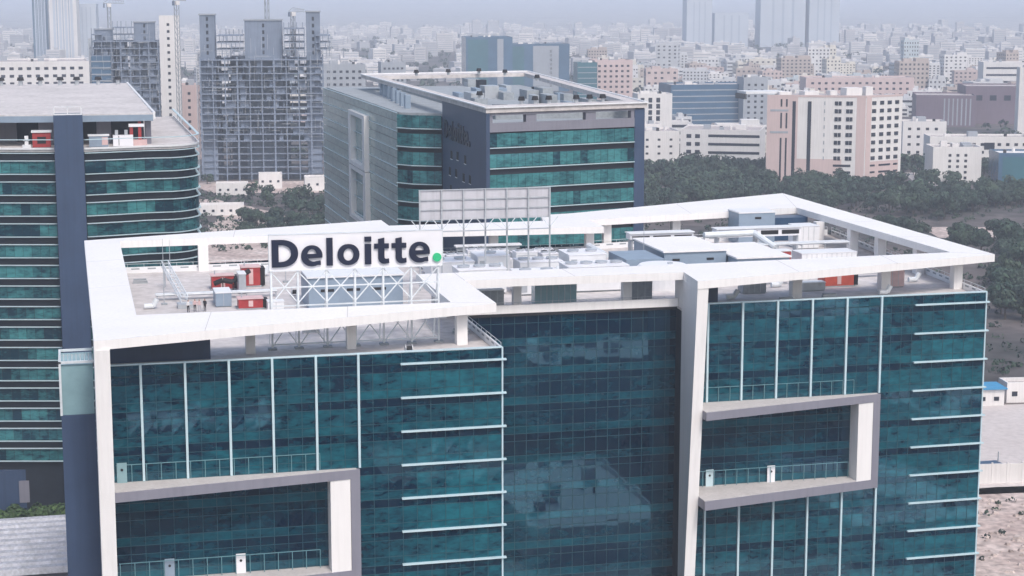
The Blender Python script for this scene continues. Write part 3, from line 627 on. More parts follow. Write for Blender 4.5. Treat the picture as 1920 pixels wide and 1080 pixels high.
tank_box(47.0, 49.4, 236.4, 238.0, 62.1, 'steel', 'steel cabinet behind the step of the roof frame', 'cabinet')
tank_box(112.8, 115.6, 236.6, 239.2, 63.2, 'pink', 'faded pinkish cabinet right of the orange generator', 'cabinet')
tank_box(91.0, 94.4, 236.2, 238.4, 62.3, 'deckgrey', 'dark grey cabinet left of the orange generator', 'cabinet')
tank_box(100.0, 103.4, 236.4, 238.0, 61.9, 'steel', 'low steel cabinet touching the orange generator end', 'cabinet')
tank_box(108.0, 117.0, 256.0, 260.0, 63.0, 'white2', 'long white tank in front of the right pipe rack')
tank_box(115.6, 119.4, 276.0, 280.0, 64.4, 'white2', 'white cabinet beside the right roof columns', 'cabinet')
tank_box(52.0, 55.6, 231.9, 233.2, 63.4, 'deckgrey', 'grey green cabinet under the middle roof beam', 'cabinet')
tank_box(60.4, 66.2, 234.0, 236.0, 63.6, 'clear', 'pale green tank seen under the middle roof beam')
tank_box(73.9, 77.0, 234.2, 236.2, 63.6, 'deckgrey', 'dark grey cabinet beside the right pylon', 'cabinet')
def pipe_rack(name, x0, x1, y, z, n, label):
    t = thing(name, label, 'pipes', ((x0 + x1) / 2, y, DK + 0.002))
    for i in range(n): MB().tube((x0, y + i * 0.55, z), (x1, y + i * 0.55, z), 0.17, 8).build('pipe', M['steelw'] if i % 2 else M['steel'], t)
    k = max(2, int((x1 - x0) / 3.5))
    for i in range(k + 1):
        x = x0 + 0.2 + (x1 - x0 - 0.4) * i / k; MB().bar((x, y - 0.2, DK + 0.002), (x, y - 0.2, z - 0.2), 0.12).build('leg', M['steel'], t); MB().bar((x, y - 0.3, z - 0.25), (x, y + n * 0.55, z - 0.25), 0.12).build('crossbar', M['steel'], t)
pipe_rack('pipe_rack', 99.0, 119.0, 263.4, 63.5, 4, 'rack of pale pipes across the right roof')
pipe_rack('pipe_rack', 11.0, 27.6, 250.0, 61.5, 3, 'low rack of pipes behind the people on the left roof')
pipe_rack('pipe_rack', 87.0, 101.0, 243.2, 61.6, 3, 'low rack of pipes in front of the grey plant rooms')
q = thing('black_duct', 'black duct sagging in front of the rear red generators', 'duct', (22, 255.5, DK + 0.002))
pts = [(19.4, 255.8, 61.9), (20.6, 255.6, 62.4), (22.0, 255.4, 62.1), (23.2, 255.6, 62.9), (24.4, 256.2, 63.5)]
o = MB()
for a, b in zip(pts[:-1], pts[1:]): o.tube(a, b, 0.36, 10)
o.build('hose', M['black'], q); o = MB()
for p in pts[1:4]: o.bar((p[0], p[1], DK), (p[0], p[1], p[2] - 0.3), 0.15)
o.build('stand', M['black'], q)
# facade cleaning cradle with a raking lattice jib
J = thing('cleaning_cradle', 'raking lattice jib of the window cleaning cradle behind the people', 'hoist', (14.2, 252, DK + 0.002))
a, b = Vector((14.6, 244.5, 61.3)), Vector((13.0, 262.5, 63.6)); sidev = Vector((0.45, 0.05, 0)); upv = Vector((0, 0, 0.8)); q = MB()
for s in (-1, 1):
    for u_ in (0, 1): q.bar(a + sidev * s + upv * u_, b + sidev * s + upv * u_, 0.1)
for i in range(11):
    p0 = a.lerp(b, i / 11); p1 = a.lerp(b, (i + 1) / 11)
    for s in (-1, 1): q.bar(p0 + sidev * s, p1 + sidev * s + upv, 0.07)
    q.bar(p0 - sidev, p0 + sidev, 0.07); q.bar(p0 - sidev + upv, p0 + sidev + upv, 0.07)
q.build('jib', M['steelw'], J)
MB().box(13.6, 15.6, 243.0, 245.2, DK + 0.002, 61.3).build('carriage', M['steel'], J)
MB().bar((12.9, 262.0, DK), (12.9, 262.0, 63.7), 0.25).build('mast', M['steel'], J)
for i, (x, y, h, l) in enumerate(((12.0, 247.0, 9.0, 'thin lightning mast left of the people'), (14.0, 268.0, 6.0, 'short lightning mast near the rear left beam'), (30.2, 262.0, 6.0, 'thin mast right of the rear red generators'), (83.6, 258.6, 7.0, 'thin mast beside the middle plant room'))):
    t = thing('lightning_mast', l, 'mast', (x, y, DK + 0.002)); MB().tube((x, y, DK + 0.2), (x, y, DK + h), 0.07, 6, 0.03).build('rod', M['steel'], t)
    MB().box(x - 0.4, x + 0.4, y - 0.4, y + 0.4, DK + 0.002, DK + 0.2).build('base', M['deckgrey'], t)
# loose kit on the decks
KIT = (('timber_stack', 'pallet stack', 'small stack of boards'), ('cable_reel', 'cable reel', 'small cable reel'), ('duct_elbow', 'duct', 'short bent duct'))
kn = 0
for (x, y, where) in ((46.6, 217, 'on the left roof edge near the step'), (52.5, 238.6, 'by the middle roof edge'), (88.4, 232.8, 'on the right roof front, leftmost'), (94.5, 229.0, 'on the right roof front beside a column'),
                      (116.5, 243.5, 'on the open right deck'), (119.4, 240.6, 'near the right corner column'), (28.6, 222.0, 'behind the trestle braces'), (38.0, 206.4, 'on the front left deck below the beam'), (10.4, 244.0, 'left of the people'), (101.5, 230.6, 'on the right deck strip below the beam'),
                      (30.0, 250.0, 'behind the grey plant room on the left roof'), (104.0, 244.4, 'behind the orange generator'), (112.5, 250.6, 'on the far right deck'), (117.6, 253.4, 'by the right parapet'), (98.2, 240.8, 'before the grey plant rooms'), (9.6, 266.0, 'in the rear left corner'), (36.4, 262.0, 'on the rear left deck'), (28.0, 268.6, 'beside the rear left beam'), (16.6, 222.0, 'on the empty left deck'),
                      (56.6, 239.6, 'beside the middle air handlers'), (110.4, 231.2, 'on the deck strip right of the orange generator'), (120.2, 265.0, 'between the right columns')):
    nm, ct, lb = KIT[kn % 3]; kn += 1
    t = thing(nm, f'{lb} {where}', ct, (x, y, DK + 0.002))
    if nm == 'timber_stack':
        for k in range(4): MB().box(x - 1.1 + 0.05 * k, x + 1.1 - 0.08 * k, y - 0.3, y + 0.3, DK + 0.01 + 0.17 * k, DK + 0.16 + 0.17 * k).build('board', M['deckgrey'] if k % 2 else M['steel'], t)
    elif nm == 'cable_reel':
        for s in (-0.4, 0.4): MB().tube((x + s - 0.04, y, DK + 0.56), (x + s + 0.04, y, DK + 0.56), 0.55, 14).build('flange', M['steel'], t)
        MB().tube((x - 0.36, y, DK + 0.56), (x + 0.36, y, DK + 0.56), 0.3, 10).build('drum', M['black'], t)
    else:
        MB().tube((x - 1.2, y, DK + 0.4), (x, y, DK + 0.4), 0.36, 10).build('run', M['steelw'], t); MB().tube((x, y, DK + 0.4), (x + 0.5, y, DK + 1.3), 0.36, 10).build('outlet', M['steelw'], t)

# ------------------------------------------------------------------ the four people on the left roof
M['skin'] = mat('skin', (0.28, 0.15, 0.10), 0.6, 0.05); M['hair'] = mat('hair', (0.01, 0.009, 0.009), 0.6, 0.1)
CL = {'white': mat('white_cotton', (0.72, 0.72, 0.74), 0.85, 0.05), 'pinkshirt': mat('pale_pink_cotton', (0.60, 0.42, 0.42), 0.85, 0.05), 'black': mat('black_cotton', (0.015, 0.016, 0.022), 0.85, 0.1), 'grey': mat('grey_cotton', (0.40, 0.40, 0.44), 0.85, 0.05)}
def person(x, y, rz, shirt, trousers, label, arm):
    vs = [(0, 0, 0.95), (0, 0, 1.18), (0, 0, 1.40), (0, 0, 1.50), (0, -0.01, 1.60), (0, -0.015, 1.72)]
    rad = [0.15, 0.14, 0.16, 0.055, 0.085, 0.08]; es = [(0, 1), (1, 2), (2, 3), (3, 4), (4, 5)]
    for s in (-1, 1):
        b = len(vs); vs += [(0.10 * s, 0, 0.88), (0.11 * s, -0.02, 0.50), (0.12 * s, 0.01, 0.09), (0.13 * s, -0.14, 0.04)]; rad += [0.095, 0.065, 0.045, 0.04]; es += [(0, b), (b, b + 1), (b + 1, b + 2), (b + 2, b + 3)]
        b = len(vs); e = arm * (0.25 if s > 0 else 0.1)
        vs += [(0.20 * s, 0, 1.38), (0.25 * s, 0.02 - e * 0.2, 1.12), (0.22 * s, -0.06 - e, 0.90 + e * 0.8), (0.21 * s, -0.10 - e, 0.83 + e)]; rad += [0.06, 0.045, 0.036, 0.03]; es += [(2, b), (b, b + 1), (b + 1, b + 2), (b + 2, b + 3)]
    me = bpy.data.meshes.new('body'); me.from_pydata(vs, es, []); o = bpy.data.objects.new('body', me); COL.objects.link(o)
    md = o.modifiers.new('skin', 'SKIN'); me.skin_vertices[0].data[0].use_root = True
    for i, r in enumerate(rad): me.skin_vertices[0].data[i].radius = (r, r * (0.7 if i in (0, 1, 2) else 1))
    o.modifiers.new('sub', 'SUBSURF').levels = 1
    dg = bpy.context.evaluated_depsgraph_get(); m2 = bpy.data.meshes.new_from_object(o.evaluated_get(dg)); bpy.data.objects.remove(o)
    for m in (CL[shirt], CL[trousers], M['skin'], M['hair']): m2.materials.append(m)
    for p in m2.polygons:
        c = p.center; p.use_smooth = True
        p.material_index = 3 if (c.z > 1.70 or (c.z > 1.58 and c.y > 0.03)) else 2 if c.z > 1.46 else 1 if (c.z < 0.96 and abs(c.x) < 0.17) else 2 if (abs(c.x) > 0.17 and c.z < 0.98) else 0
    t = thing('person', label, 'person', (x, y, DK + 0.002), rz); inst('body', m2, t, (0, 0, 0))
    MB().box(-0.018, 0.018, -0.12, -0.085, 1.60, 1.65).build('nose', M['skin'], t)
person(14.75, 240.2, 0.5, 'white', 'black', 'person in white shirt and dark trousers, leftmost of the four on the roof', 0.2)
person(15.65, 240.5, 0.1, 'pinkshirt', 'black', 'person in pale pink shirt and dark trousers, second from left on the roof', 0.8)
person(16.2, 240.1, -0.2, 'pinkshirt', 'grey', 'person in pink top and pale grey trousers, third from left on the roof', 0.6)
person(16.95, 240.4, -0.6, 'black', 'black', 'person dressed in black, rightmost of the four on the roof', 0.1)
for o in bpy.data.objects:
    if o.get('category') == 'person': o['group'] = 'people on the left roof'; ORG[o.name] = (0, 0, 0)

# ------------------------------------------------------------------ banded glass towers
def offset(path, d):
    out = []
    for i, p in enumerate(path):
        n = Vector((0, 0))
        for a, b in ((i - 1, i), (i, i + 1)):
            if a < 0 or b >= len(path): continue
            v = (Vector(path[b]) - Vector(path[a])).normalized(); n += Vector((v.y, -v.x))
        n.normalize(); out.append((p[0] + n.x * d, p[1] + n.y * d))
    return out
def strip(path, d0, d1, z0, z1):
    q = MB(); a = offset(path, d0); b = offset(path, d1)
    for i in range(len(path) - 1):
        q.hexa([(*b[i], z0), (*b[i + 1], z0), (*a[i + 1], z0), (*a[i], z0), (*b[i], z1), (*b[i + 1], z1), (*a[i + 1], z1), (*a[i], z1)])
    return q
def path_cells(path, pw, rows, tf, mt):
    out = []; s = 0
    for i in range(len(path) - 1):
        L = (Vector(path[i + 1]) - Vector(path[i])).length; n = max(1, round(L / pw)); s0 = s
        out += cells(path[i], path[i + 1], even(0, L, n), rows, lambda u, z, k, s0=s0: tf(s0 + u, z, k), mt); s += L
    return out
def curve_pts(c, r, a0, a1, n): return [(c[0] + r * math.cos(R(a0 + (a1 - a0) * i / n)), c[1] + r * math.sin(R(a0 + (a1 - a0) * i / n))) for i in range(n + 1)]

# the tower on the left
TA = thing('banded_glass_tower', 'teal glass tower with pale fins and a slate pylon at the left edge', 'office tower', (0, 370, 0))
pA = [(-40, 364.5), (-2.3, 355.4)]
pB = [(3.2, 354.2), (9.0, 355.4), (14.5, 356.9)] + curve_pts((17.2, 364.6), 7.9, -72, -4, 6) + [(25.0, 380), (24.6, 440)]
DA = 72.4
MB().prism([(-40, 364.9), (-2.3, 355.9), (3.2, 354.8), (14.3, 357.5)] + curve_pts((17.2, 364.6), 7.4, -72, -4, 6) + [(24.5, 380), (24.1, 440), (-40, 450)], 0, DA - 0.1).build('floors', M['dark'], TA)
MB().prism([(-40, 364.4), (-2.3, 355.3), (3.2, 354.1), (14.5, 356.8)] + curve_pts((17.2, 364.6), 8.0, -72, -4, 6) + [(25.1, 380), (24.7, 440), (-40, 450)], DA - 0.1, DA + 0.35).build('roof_deck', M['deck'], TA)
MB().box(-40, 25.0, 357.8, 440, 0, 10.2).build('podium', M['slate'], TA)
candA = []
def tA(u, z, k):
    b = noise.noise(Vector((u * 0.16, z * 0.9, 3.3))); r = rng.random()
    return 0.48 + 0.9 * b + 0.2 * (r - 0.5) - (0.3 if r < 0.15 else 0)
lv = [DA - 2.6 - 4 * k for k in range(15)]
candA += path_cells(pA, 1.7, [(z - 1.62, z + 0.68, 'G') for z in lv], tA, M['glassT'])
candA += path_cells(pB, 1.7, [(z - 1.62, z + 0.68, 'G') for z in lv], tA, M['glassT'])
flush(TA, candA, 300, lambda X, Y, c: (X < 105 or X > 158) and c.y < 372 and not (X > 160 and Y > 452))
for pth in (pA, pB):
    for z in lv + [DA + 1.4]:
        strip(pth, -0.1, 0.42, z + 0.74, z + 0.87).build('fin', M['fin'], TA); strip(pth, -0.1, 0.42, z - 1.80, z - 1.67).build('fin', M['fin'], TA)
    strip(pth, 0.15, 0.35, DA + 0.35, DA + 0.7).build('parapet', M['white2'], TA)
MB().box(-2.25, 3.1, 352.6, 358.5, 0, 79.4).build('pylon', M['slate'], TA)
q = MB()
for x in (-2.1, 0.4, 2.9): q.bar((x, 352.8, 79.4), (x, 352.8, 80.6), 0.22); q.bar((x, 358.3, 79.4), (x, 358.3, 80.6), 0.16)
q.bar((-2.1, 352.8, 79.52), (2.9, 352.8, 79.52), 0.24); q.bar((-2.1, 358.3, 80.6), (2.9, 358.3, 80.6), 0.16); q.build('pylon_rail', M['white2'], TA)
can = MB().prism([(-40, 366.5), (-2.0, 361.0), (16.5, 361.0), (15.4, 478), (-40, 478)], 77.9, 78.95).build('canopy', M['deck'], TA)
MB().prism([(16.5, 360.9), (16.95, 360.9), (15.85, 478), (15.4, 478)], 77.8, 79.2).build('canopy_edge', M['white2'], can)
MB().prism([(-40, 366.2), (-2.0, 360.7), (16.5, 360.7), (16.5, 360.98), (-2.0, 360.98), (-40, 366.48)], 77.5, 78.7).build('fascia', M['unitgrey'], can)
for (x0, x1, y) in ((-40, -9.5, 374), (-5.2, -2.3, 366), (5.8, 8.6, 366.5), (15.0, 16.2, 364)): MB().box(x0, x1, y, y + 1.2, DA + 0.35, 77.9).build('pier', M['grey'], TA)
MB().box(-40, 15.4, 379, 380, DA + 0.35, 77.9).build('back_wall', M['dark'], TA); MB().box(8.6, 15.0, 372, 373, DA + 0.35, 77.9).build('back_wall', M['dark'], TA)
for i in range(9):
    x = -24 + i * 4.6 + rng.uniform(-0.6, 0.6); t = thing('roof_vent', f'dark vent, {["first","second","third","fourth","fifth","sixth","seventh","eighth","ninth"][i]} from left on the left tower canopy', 'vent', (x, 471, 78.952), group='dark vents on the left tower canopy')
    MB().tube((x, 471, 78.952), (x, 471, 80.2), 0.5, 8).build('stack', M['steel'], t); MB().tube((x, 471, 80.2), (x, 471, 81.0), 0.9, 8, 0.7).build('cowl', M['black'], t)
z0 = DA + 0.352
def kit(name, label, cat, boxes, loc):
    t = thing(name, label, cat, loc)
    for nm, m, b in boxes: MB().box(loc[0] + b[0], loc[0] + b[1], loc[1] + b[2], loc[1] + b[3], loc[2] + b[4], loc[2] + b[5]).build(nm, M[m], t)
    return t
kit('generator', 'dark red generator with white lid left of the slate pylon', 'generator', [('canopy', 'red', (-1.7, 1.7, 0, 2.5, 0.2, 3.0)), ('lid', 'white2', (-1.9, 1.9, -0.2, 2.7, 3.0, 3.3)), ('grille', 'black', (-0.8, 0.8, -0.06, -0.003, 0.9, 2.2)), ('skid', 'deckgrey', (-1.6, 1.6, 0.1, 2.4, 0, 0.2))], (-4.6, 358.6, z0))
kit('pump_set', 'white pump standing on the left tower roof edge', 'pump', [('base', 'white2', (-0.8, 0.8, 0, 1.2, 0, 0.7)), ('motor', 'white2', (-0.35, 0.35, 0.2, 0.9, 0.7, 2.4)), ('flange', 'steel', (-0.6, 0.6, 0.1, 1.0, 1.5, 1.65))], (-7.4, 358.4, z0))
kit('chiller', 'pale chiller with red panel right of the slate pylon', 'chiller', [('casing', 'unitgrey', (-1.8, 1.8, 0, 2, 0.2, 2.2)), ('panel', 'pink', (0.6, 1.7, -0.06, -0.003, 0.5, 2.0)), ('lid', 'white2', (-2.0, 2.0, -0.1, 2.1, 2.2, 2.45)), ('plinth', 'deckgrey', (-1.7, 1.7, 0.1, 1.9, 0, 0.2))], (6.0, 357.6, z0))
kit('fan_coil', 'white box unit with two round fans under the left canopy', 'condenser', [('casing', 'signwhite', (-1.9, 1.9, 0, 1.6, 0.15, 2.2)), ('joint', 'black', (-0.85, -0.75, -0.05, -0.003, 0.3, 2.1)), ('fan', 'steel', (-1.5, -0.9, 0.3, 0.9, 2.2, 3.2)), ('fan', 'steel', (0.3, 0.9, 0.3, 0.9, 2.2, 3.2)), ('plinth', 'deckgrey', (-1.8, 1.8, 0.1, 1.5, 0, 0.15))], (10.6, 358.4, z0))
kit('pipe_stack', 'maroon pipe stack with white bends under the left canopy', 'pipes', [('riser', 'red', (-1.4, -0.8, 0, 0.6, 0, 4.0)), ('riser', 'red', (0.2, 0.8, 0, 0.6, 0, 4.6)), ('bend', 'signwhite', (-1.6, 1.4, -0.2, 0.4, 3.6, 4.2)), ('box', 'pink', (-1.8, 1.8, -0.6, 0.9, 0, 1.1))], (13.4, 361.2, z0))
# hedge, podium window and tin roof at the tower's foot
M['leafA'] = mat('hedge_leaf', (0.020, 0.045, 0.018), 0.7, 0.35, 0.6, col2=(0.09, 0.16, 0.05))
def leafball(q, c, r, n, s, rnd, flat=1.0):
    for _ in range(n):
        d = Vector((rnd.gauss(0, 1), rnd.gauss(0, 1), rnd.gauss(0, 1))).normalized(); k = rnd.uniform(0.72, 1.05)
        p = Vector(c) + Vector((d.x * r * k, d.y * r * k, d.z * r * k * flat))
        a = (d.cross(Vector((rnd.uniform(-1, 1), rnd.uniform(-1, 1), rnd.uniform(-1, 1)))) * s).normalized() * s * rnd.uniform(0.6, 1.3); b = d.cross(a).normalized() * s * rnd.uniform(0.5, 1.1)
        e = d * s * rnd.uniform(-0.5, 0.5)
        q.poly([p - a - e, p - b * 0.9 + e, p + a - e * 0.4, p + b], 0, min(1, max(0, rnd.gauss(0.45, 0.25))))
H = thing('hedge', 'dark green hedge of palms at the foot of the left tower', 'hedge', (-14, 352, 0)); q = MB(); r1 = random.Random(3)
for i in range(26): leafball(q, (-26 + i * 1.05, 351 + r1.uniform(-1, 1), 2.6 + r1.uniform(-0.5, 0.9)), 1.5, 150, 0.42, r1, 1.2)
q.build('foliage', M['leafA'], H); q = MB()
for i in range(10): q.tube((-25 + i * 2.6, 351, 0), (-25 + i * 2.6, 351, 2.6), 0.14, 6, 0.08)
q.build('stem', M['black'], H, kind='stuff')
pw_ = MB().box(-11.6, -5.2, 357.66, 357.79, 3.6, 8.0).build('podium_opening', M['grey'], TA); MB().box(-8.6, -6.7, 357.6, 357.655, 3.8, 6.8).build('doorway', M['black'], pw_)
SH = thing('tin_roof_shed', 'long shed with ribbed pale metal roof at the bottom left', 'shed', (-12, 316, 0))
M['tin'] = mat('ribbed_tin', (0.44, 0.45, 0.50), 0.5, 0.2, 0.4, metal=0.1, fine=2.0)
MB().box(-40, -1.9, 302.8, 329.2, 0, 6.6).build('wall', M['grey'], SH)
for i in range(10):                                    # one barrel sheet after another, running along X, stepping down towards the camera
    y0 = 301.6 + i * 2.8; za = 6.75 + i * 0.13
    MB().hexa([(-41, y0, za), (-1.2, y0, za), (-1.2, y0 + 2.76, za + 0.02), (-41, y0 + 2.76, za + 0.02), (-41, y0 + 0.5, za + 1.0), (-1.2, y0 + 0.5, za + 1.0), (-1.2, y0 + 1.5, za + 1.15), (-41, y0 + 1.5, za + 1.15)]).build('roof_sheet', M['tin'], SH)

# the tower behind, with a slate wall and pale glass flank
TB = thing('slate_walled_tower', 'glass tower with a big slate wall and teal bands behind the hoarding', 'office tower', (90, 400, 0))
MB().prism([(79.3, 342.6), (112.6, 351.0), (123, 490), (69.2, 497), (70.4, 392), (79.3, 385)], 0, 75.6).build('floors', M['dark'], TB)
MB().prism([(79.4, 343.2), (112.6, 351.5), (123, 490), (69.4, 497), (70.6, 392.4), (79.4, 385.4)], 75.6, 76.2).build('roof_deck', M['deckgrey'], TB)
sw = MB().box(78.5, 79.2, 341.9, 384.0, 0, 79.2).build('slate_wall', M['slate'], TB)
for y, z in ((374.5, 68.3), (368.4, 68.6), (361.0, 68.5), (376.2, 64.7), (369.8, 64.9), (362.5, 64.7), (356.5, 64.9), (375.3, 61.0), (366.7, 61.2)):
    o = MB().box(78.44, 78.497, y - 0.85, y + 0.85, z - 0.8, z + 0.9).build('window', M['black'], sw); MB().box(78.40, 78.5, y - 0.95, y + 0.95, z - 0.95, z - 0.82).build('sill', M['white2'], o)
for ch, x in WORD:
    o = inst('letter', letter_mesh(ch, M['signblue']), sw, Vector((78.4, 381.5 - x * 1.26, 71.45)) - Vector(ORG[TB.name]), -math.pi / 2, (1.26, 1, 1.22)); o['label'] = 'dark letter of the name on the slate wall'
MB().prism([(110.9, 349.95), (113.2, 350.5), (113.5, 354), (111.2, 354)], 0, 79.0).build('end_pier', M['slate'], TB)
pR = [(79.25, 342.3), (110.9, 350.1)]; pT = [(70.0, 391.5), (72.6, 387.6), (78.4, 384.4)]; pP = [(68.4, 496.5), (70.0, 391.5)]
cB = []
lb = [75.3 - 4 * k for k in range(12)]
tb = lambda u, z, k: 0.72 + 0.35 * noise.noise(Vector((u * 0.2, z, 1.1))) - (0.55 if rng.random() < 0.06 else 0) + rng.uniform(-0.08, 0.08)
cB += path_cells(pR, 1.55, [(z - 2.75, z - 0.1, 'G') for z in lb], tb, M['glassT'])
cB += path_cells(pT, 1.6, [(z - 2.9, z - 0.1, 'G') for z in [76.0 - 4 * k for k in range(12)]], lambda u, z, k: tb(u, z, k) - 0.12, M['glassT'])
frm = [(447.2, 429.0, 61.0, 72.2), (447.2, 428.3, 47.6, 58.8)]
def tP(u, z, k): return 0.55 + 0.5 * noise.noise(Vector((u * 0.05, z * 0.35, 7.7))) + rng.uniform(-0.1, 0.1)
cB += [c for c in path_cells(pP, 3.3, [(z - 1.9, z, 'U') for z in [76.2 - 4 * k for k in range(10)]] + [(z - 4.0, z - 1.95, 'L') for z in [76.2 - 4 * k for k in range(10)]], tP, M['glassP']) if not any(f[1] < c[0].y < f[0] and f[2] < c[0].z < f[3] for f in frm)]
flush(TB, cB, 300, lambda X, Y, c: not (Y > 420 or (1034 > X > 785 and Y > 362)))
for z in lb: strip(pR, -0.05, 0.3, z - 2.98, z - 2.82).build('fin', M['fin'], TB)
for z in [76.0 - 4 * k for k in range(10)]: strip(pT, -0.05, 0.35, z - 3.12, z - 2.95).build('fin', M['fin'], TB)
for z in [76.2 - 4 * k for k in range(10)]: strip(pP, -0.05, 0.22, z - 0.1, z + 0.04).build('fin', M['fin'], TB)
for f in frm:
    y1, y0, za, zb = f; X = 69.1
    o = MB()
    o.box(X - 0.9, X + 0.6, y0, y1, za - 1.0, za).box(X - 0.9, X + 0.6, y0, y1, zb, zb + 1.0).box(X - 0.9, X + 0.6, y0 - 3.2, y0, za - 1.0, zb + 1.0).box(X - 0.9, X + 0.6, y1, y1 + 3.2, za - 1.0, zb + 1.0)
    b_ = o.build('white_frame', M['white'], TB); MB().box(X + 0.5, X + 0.62, y0 + 0.01, y1 - 0.01, za + 0.01, zb - 0.01).build('frame_glass', M['glassP'], b_)
# its open gallery and roof ring
def ring(name, plan, w, z0, z1, m, par):
    c = Vector((sum(p[0] for p in plan) / len(plan), sum(p[1] for p in plan) / len(plan))); n = len(plan)
    inn = [tuple(Vector(p) + (c - Vector(p)).normalized() * w * 1.35) for p in plan]
    for i in range(n):
        j = (i + 1) % n; MB().prism([plan[i], plan[j], inn[j], inn[i]], z0, z1).build(name, m, par)
ring('roof_ring', [(78.4, 341.6), (113.6, 350.2), (124.5, 491), (77.0, 484)], 7.0, 79.21, 80.14, M['deck'], TB)
MB().box(86, 118, 366, 474, 76.2, 77.4).build('roof_well', M['deckgrey'], TB)
rw_ = random.Random(12)
for i in range(26):
    x, y = rw_.uniform(88, 114), rw_.uniform(368, 470); a, b, h = rw_.uniform(1, 3.5), rw_.uniform(2, 9), rw_.uniform(0.8, 3.0)
    MB().box(x, x + a, y, y + b, 77.4, 77.4 + h).build('roof_plant', M[rw_.choice(('deckgrey', 'steel', 'unitgrey', 'dark', 'deckgrey'))], TB)
o = MB(); o.bar((78.35, 341.5, 80.25), (76.95, 484, 80.25), 0.5, 0.25); o.bar((78.35, 341.5, 80.25), (113.65, 350.1, 80.25), 0.4, 0.25); o.bar((113.65, 350.1, 80.25), (124.55, 491, 80.25), 0.5, 0.25); o.bar((77, 484.1, 80.25), (124.5, 491.1, 80.25), 0.5, 0.3); o.build('roof_rim', M['white2'], TB)
for a, b in ((0.0, 0.02), (0.245, 0.315), (0.655, 0.725), (0.975, 1.0)):
    p = Vector(pR[0]).lerp(Vector(pR[1]), a); r = Vector(pR[0]).lerp(Vector(pR[1]), b)
    MB().prism([(p.x, p.y), (r.x, r.y), (r.x - 0.3, r.y + 1.2), (p.x - 0.3, p.y + 1.2)], 76.1, 79.2).build('gallery_pier', M['grey'], TB)
strip(pR, -0.4, 0.12, 75.45, 77.2).build('gallery_upstand', M['grey'], TB); strip(pR, -0.4, 0.14, 78.7, 79.19).build('gallery_lintel', M['grey'], TB)
for i in range(7): MB().box(74.2 + 0.6 * i, 75.4 + 0.6 * i, 404 + 9 * i, 406 + 9 * i, 76.2, 79.2).build('gallery_pier', M['unitgrey'], TB)
for i, (x, y, r) in enumerate(((88, 352, 1), (91, 352.8, 1), (94, 353.4, 1), (100, 354.5, 1), (103, 355.2, 1), (106, 356, 1), (84, 372, 1), (90, 474, 1), (99, 476, 1), (108, 479, 1), (113, 470, 1), (114, 440, 1))):
    t = thing('roof_vent', f'dark roof vent on the slate walled tower, {["first","second","third","fourth","fifth","sixth"][i % 6]} {"at its front rim" if i < 6 else "along its far rim"}', 'vent', (x, y, 80.142), group='dark vents on the slate walled tower')
    MB().tube((x, y, 80.142), (x, y, 80.9), 0.4, 8).build('stack', M['steel'], t); MB().tube((x, y, 80.9), (x, y, 81.7), 0.75, 8, 0.55).build('cowl', M['black'], t)

# ------------------------------------------------------------------ named city buildings further off
M['cwhite'] = mat('city_white', (0.74, 0.72, 0.72), 0.7, 0.06, 0.06, streak=0.12)
M['cpink'] = mat('city_pink', (0.60, 0.47, 0.46), 0.7, 0.06, 0.06, streak=0.1)
M['cgrey'] = mat('city_grey', (0.34, 0.37, 0.42), 0.7, 0.08, 0.06, streak=0.12)
M['cpurple'] = mat('city_plum', (0.17, 0.13, 0.17), 0.7, 0.10, 0.04, streak=0.12)
M['cblue'] = mat('city_blue_glass', (0.06, 0.13, 0.22), 0.2, 0.2, 0.05, ior=1.5)
M['cteal'] = mat('city_teal_glass', (0.04, 0.14, 0.18), 0.25, 0.15, 0.05, ior=1.5)
M['cwin'] = mat('city_window', (0.015, 0.02, 0.035), 0.2, 0.3, 0.2, ior=1.5)
M['croof'] = mat('city_roof', (0.42, 0.38, 0.38), 0.85, 0.2, 0.08, fine=0.6)
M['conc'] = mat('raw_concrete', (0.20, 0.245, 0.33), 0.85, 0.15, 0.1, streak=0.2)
M['concd'] = mat('shade_toned_concrete', (0.10, 0.12, 0.17), 0.9, 0.2, 0.2)  # darker copy of the concrete, interior shade put into its colour
WM = {}
def win_mesh(w, h, m):
    k = (round(w, 2), round(h, 2), m.name)
    if k not in WM: WM[k] = MB().box(-w / 2, w / 2, -0.12, 0.1, -h / 2, h / 2).mesh('window', m)
    return WM[k]
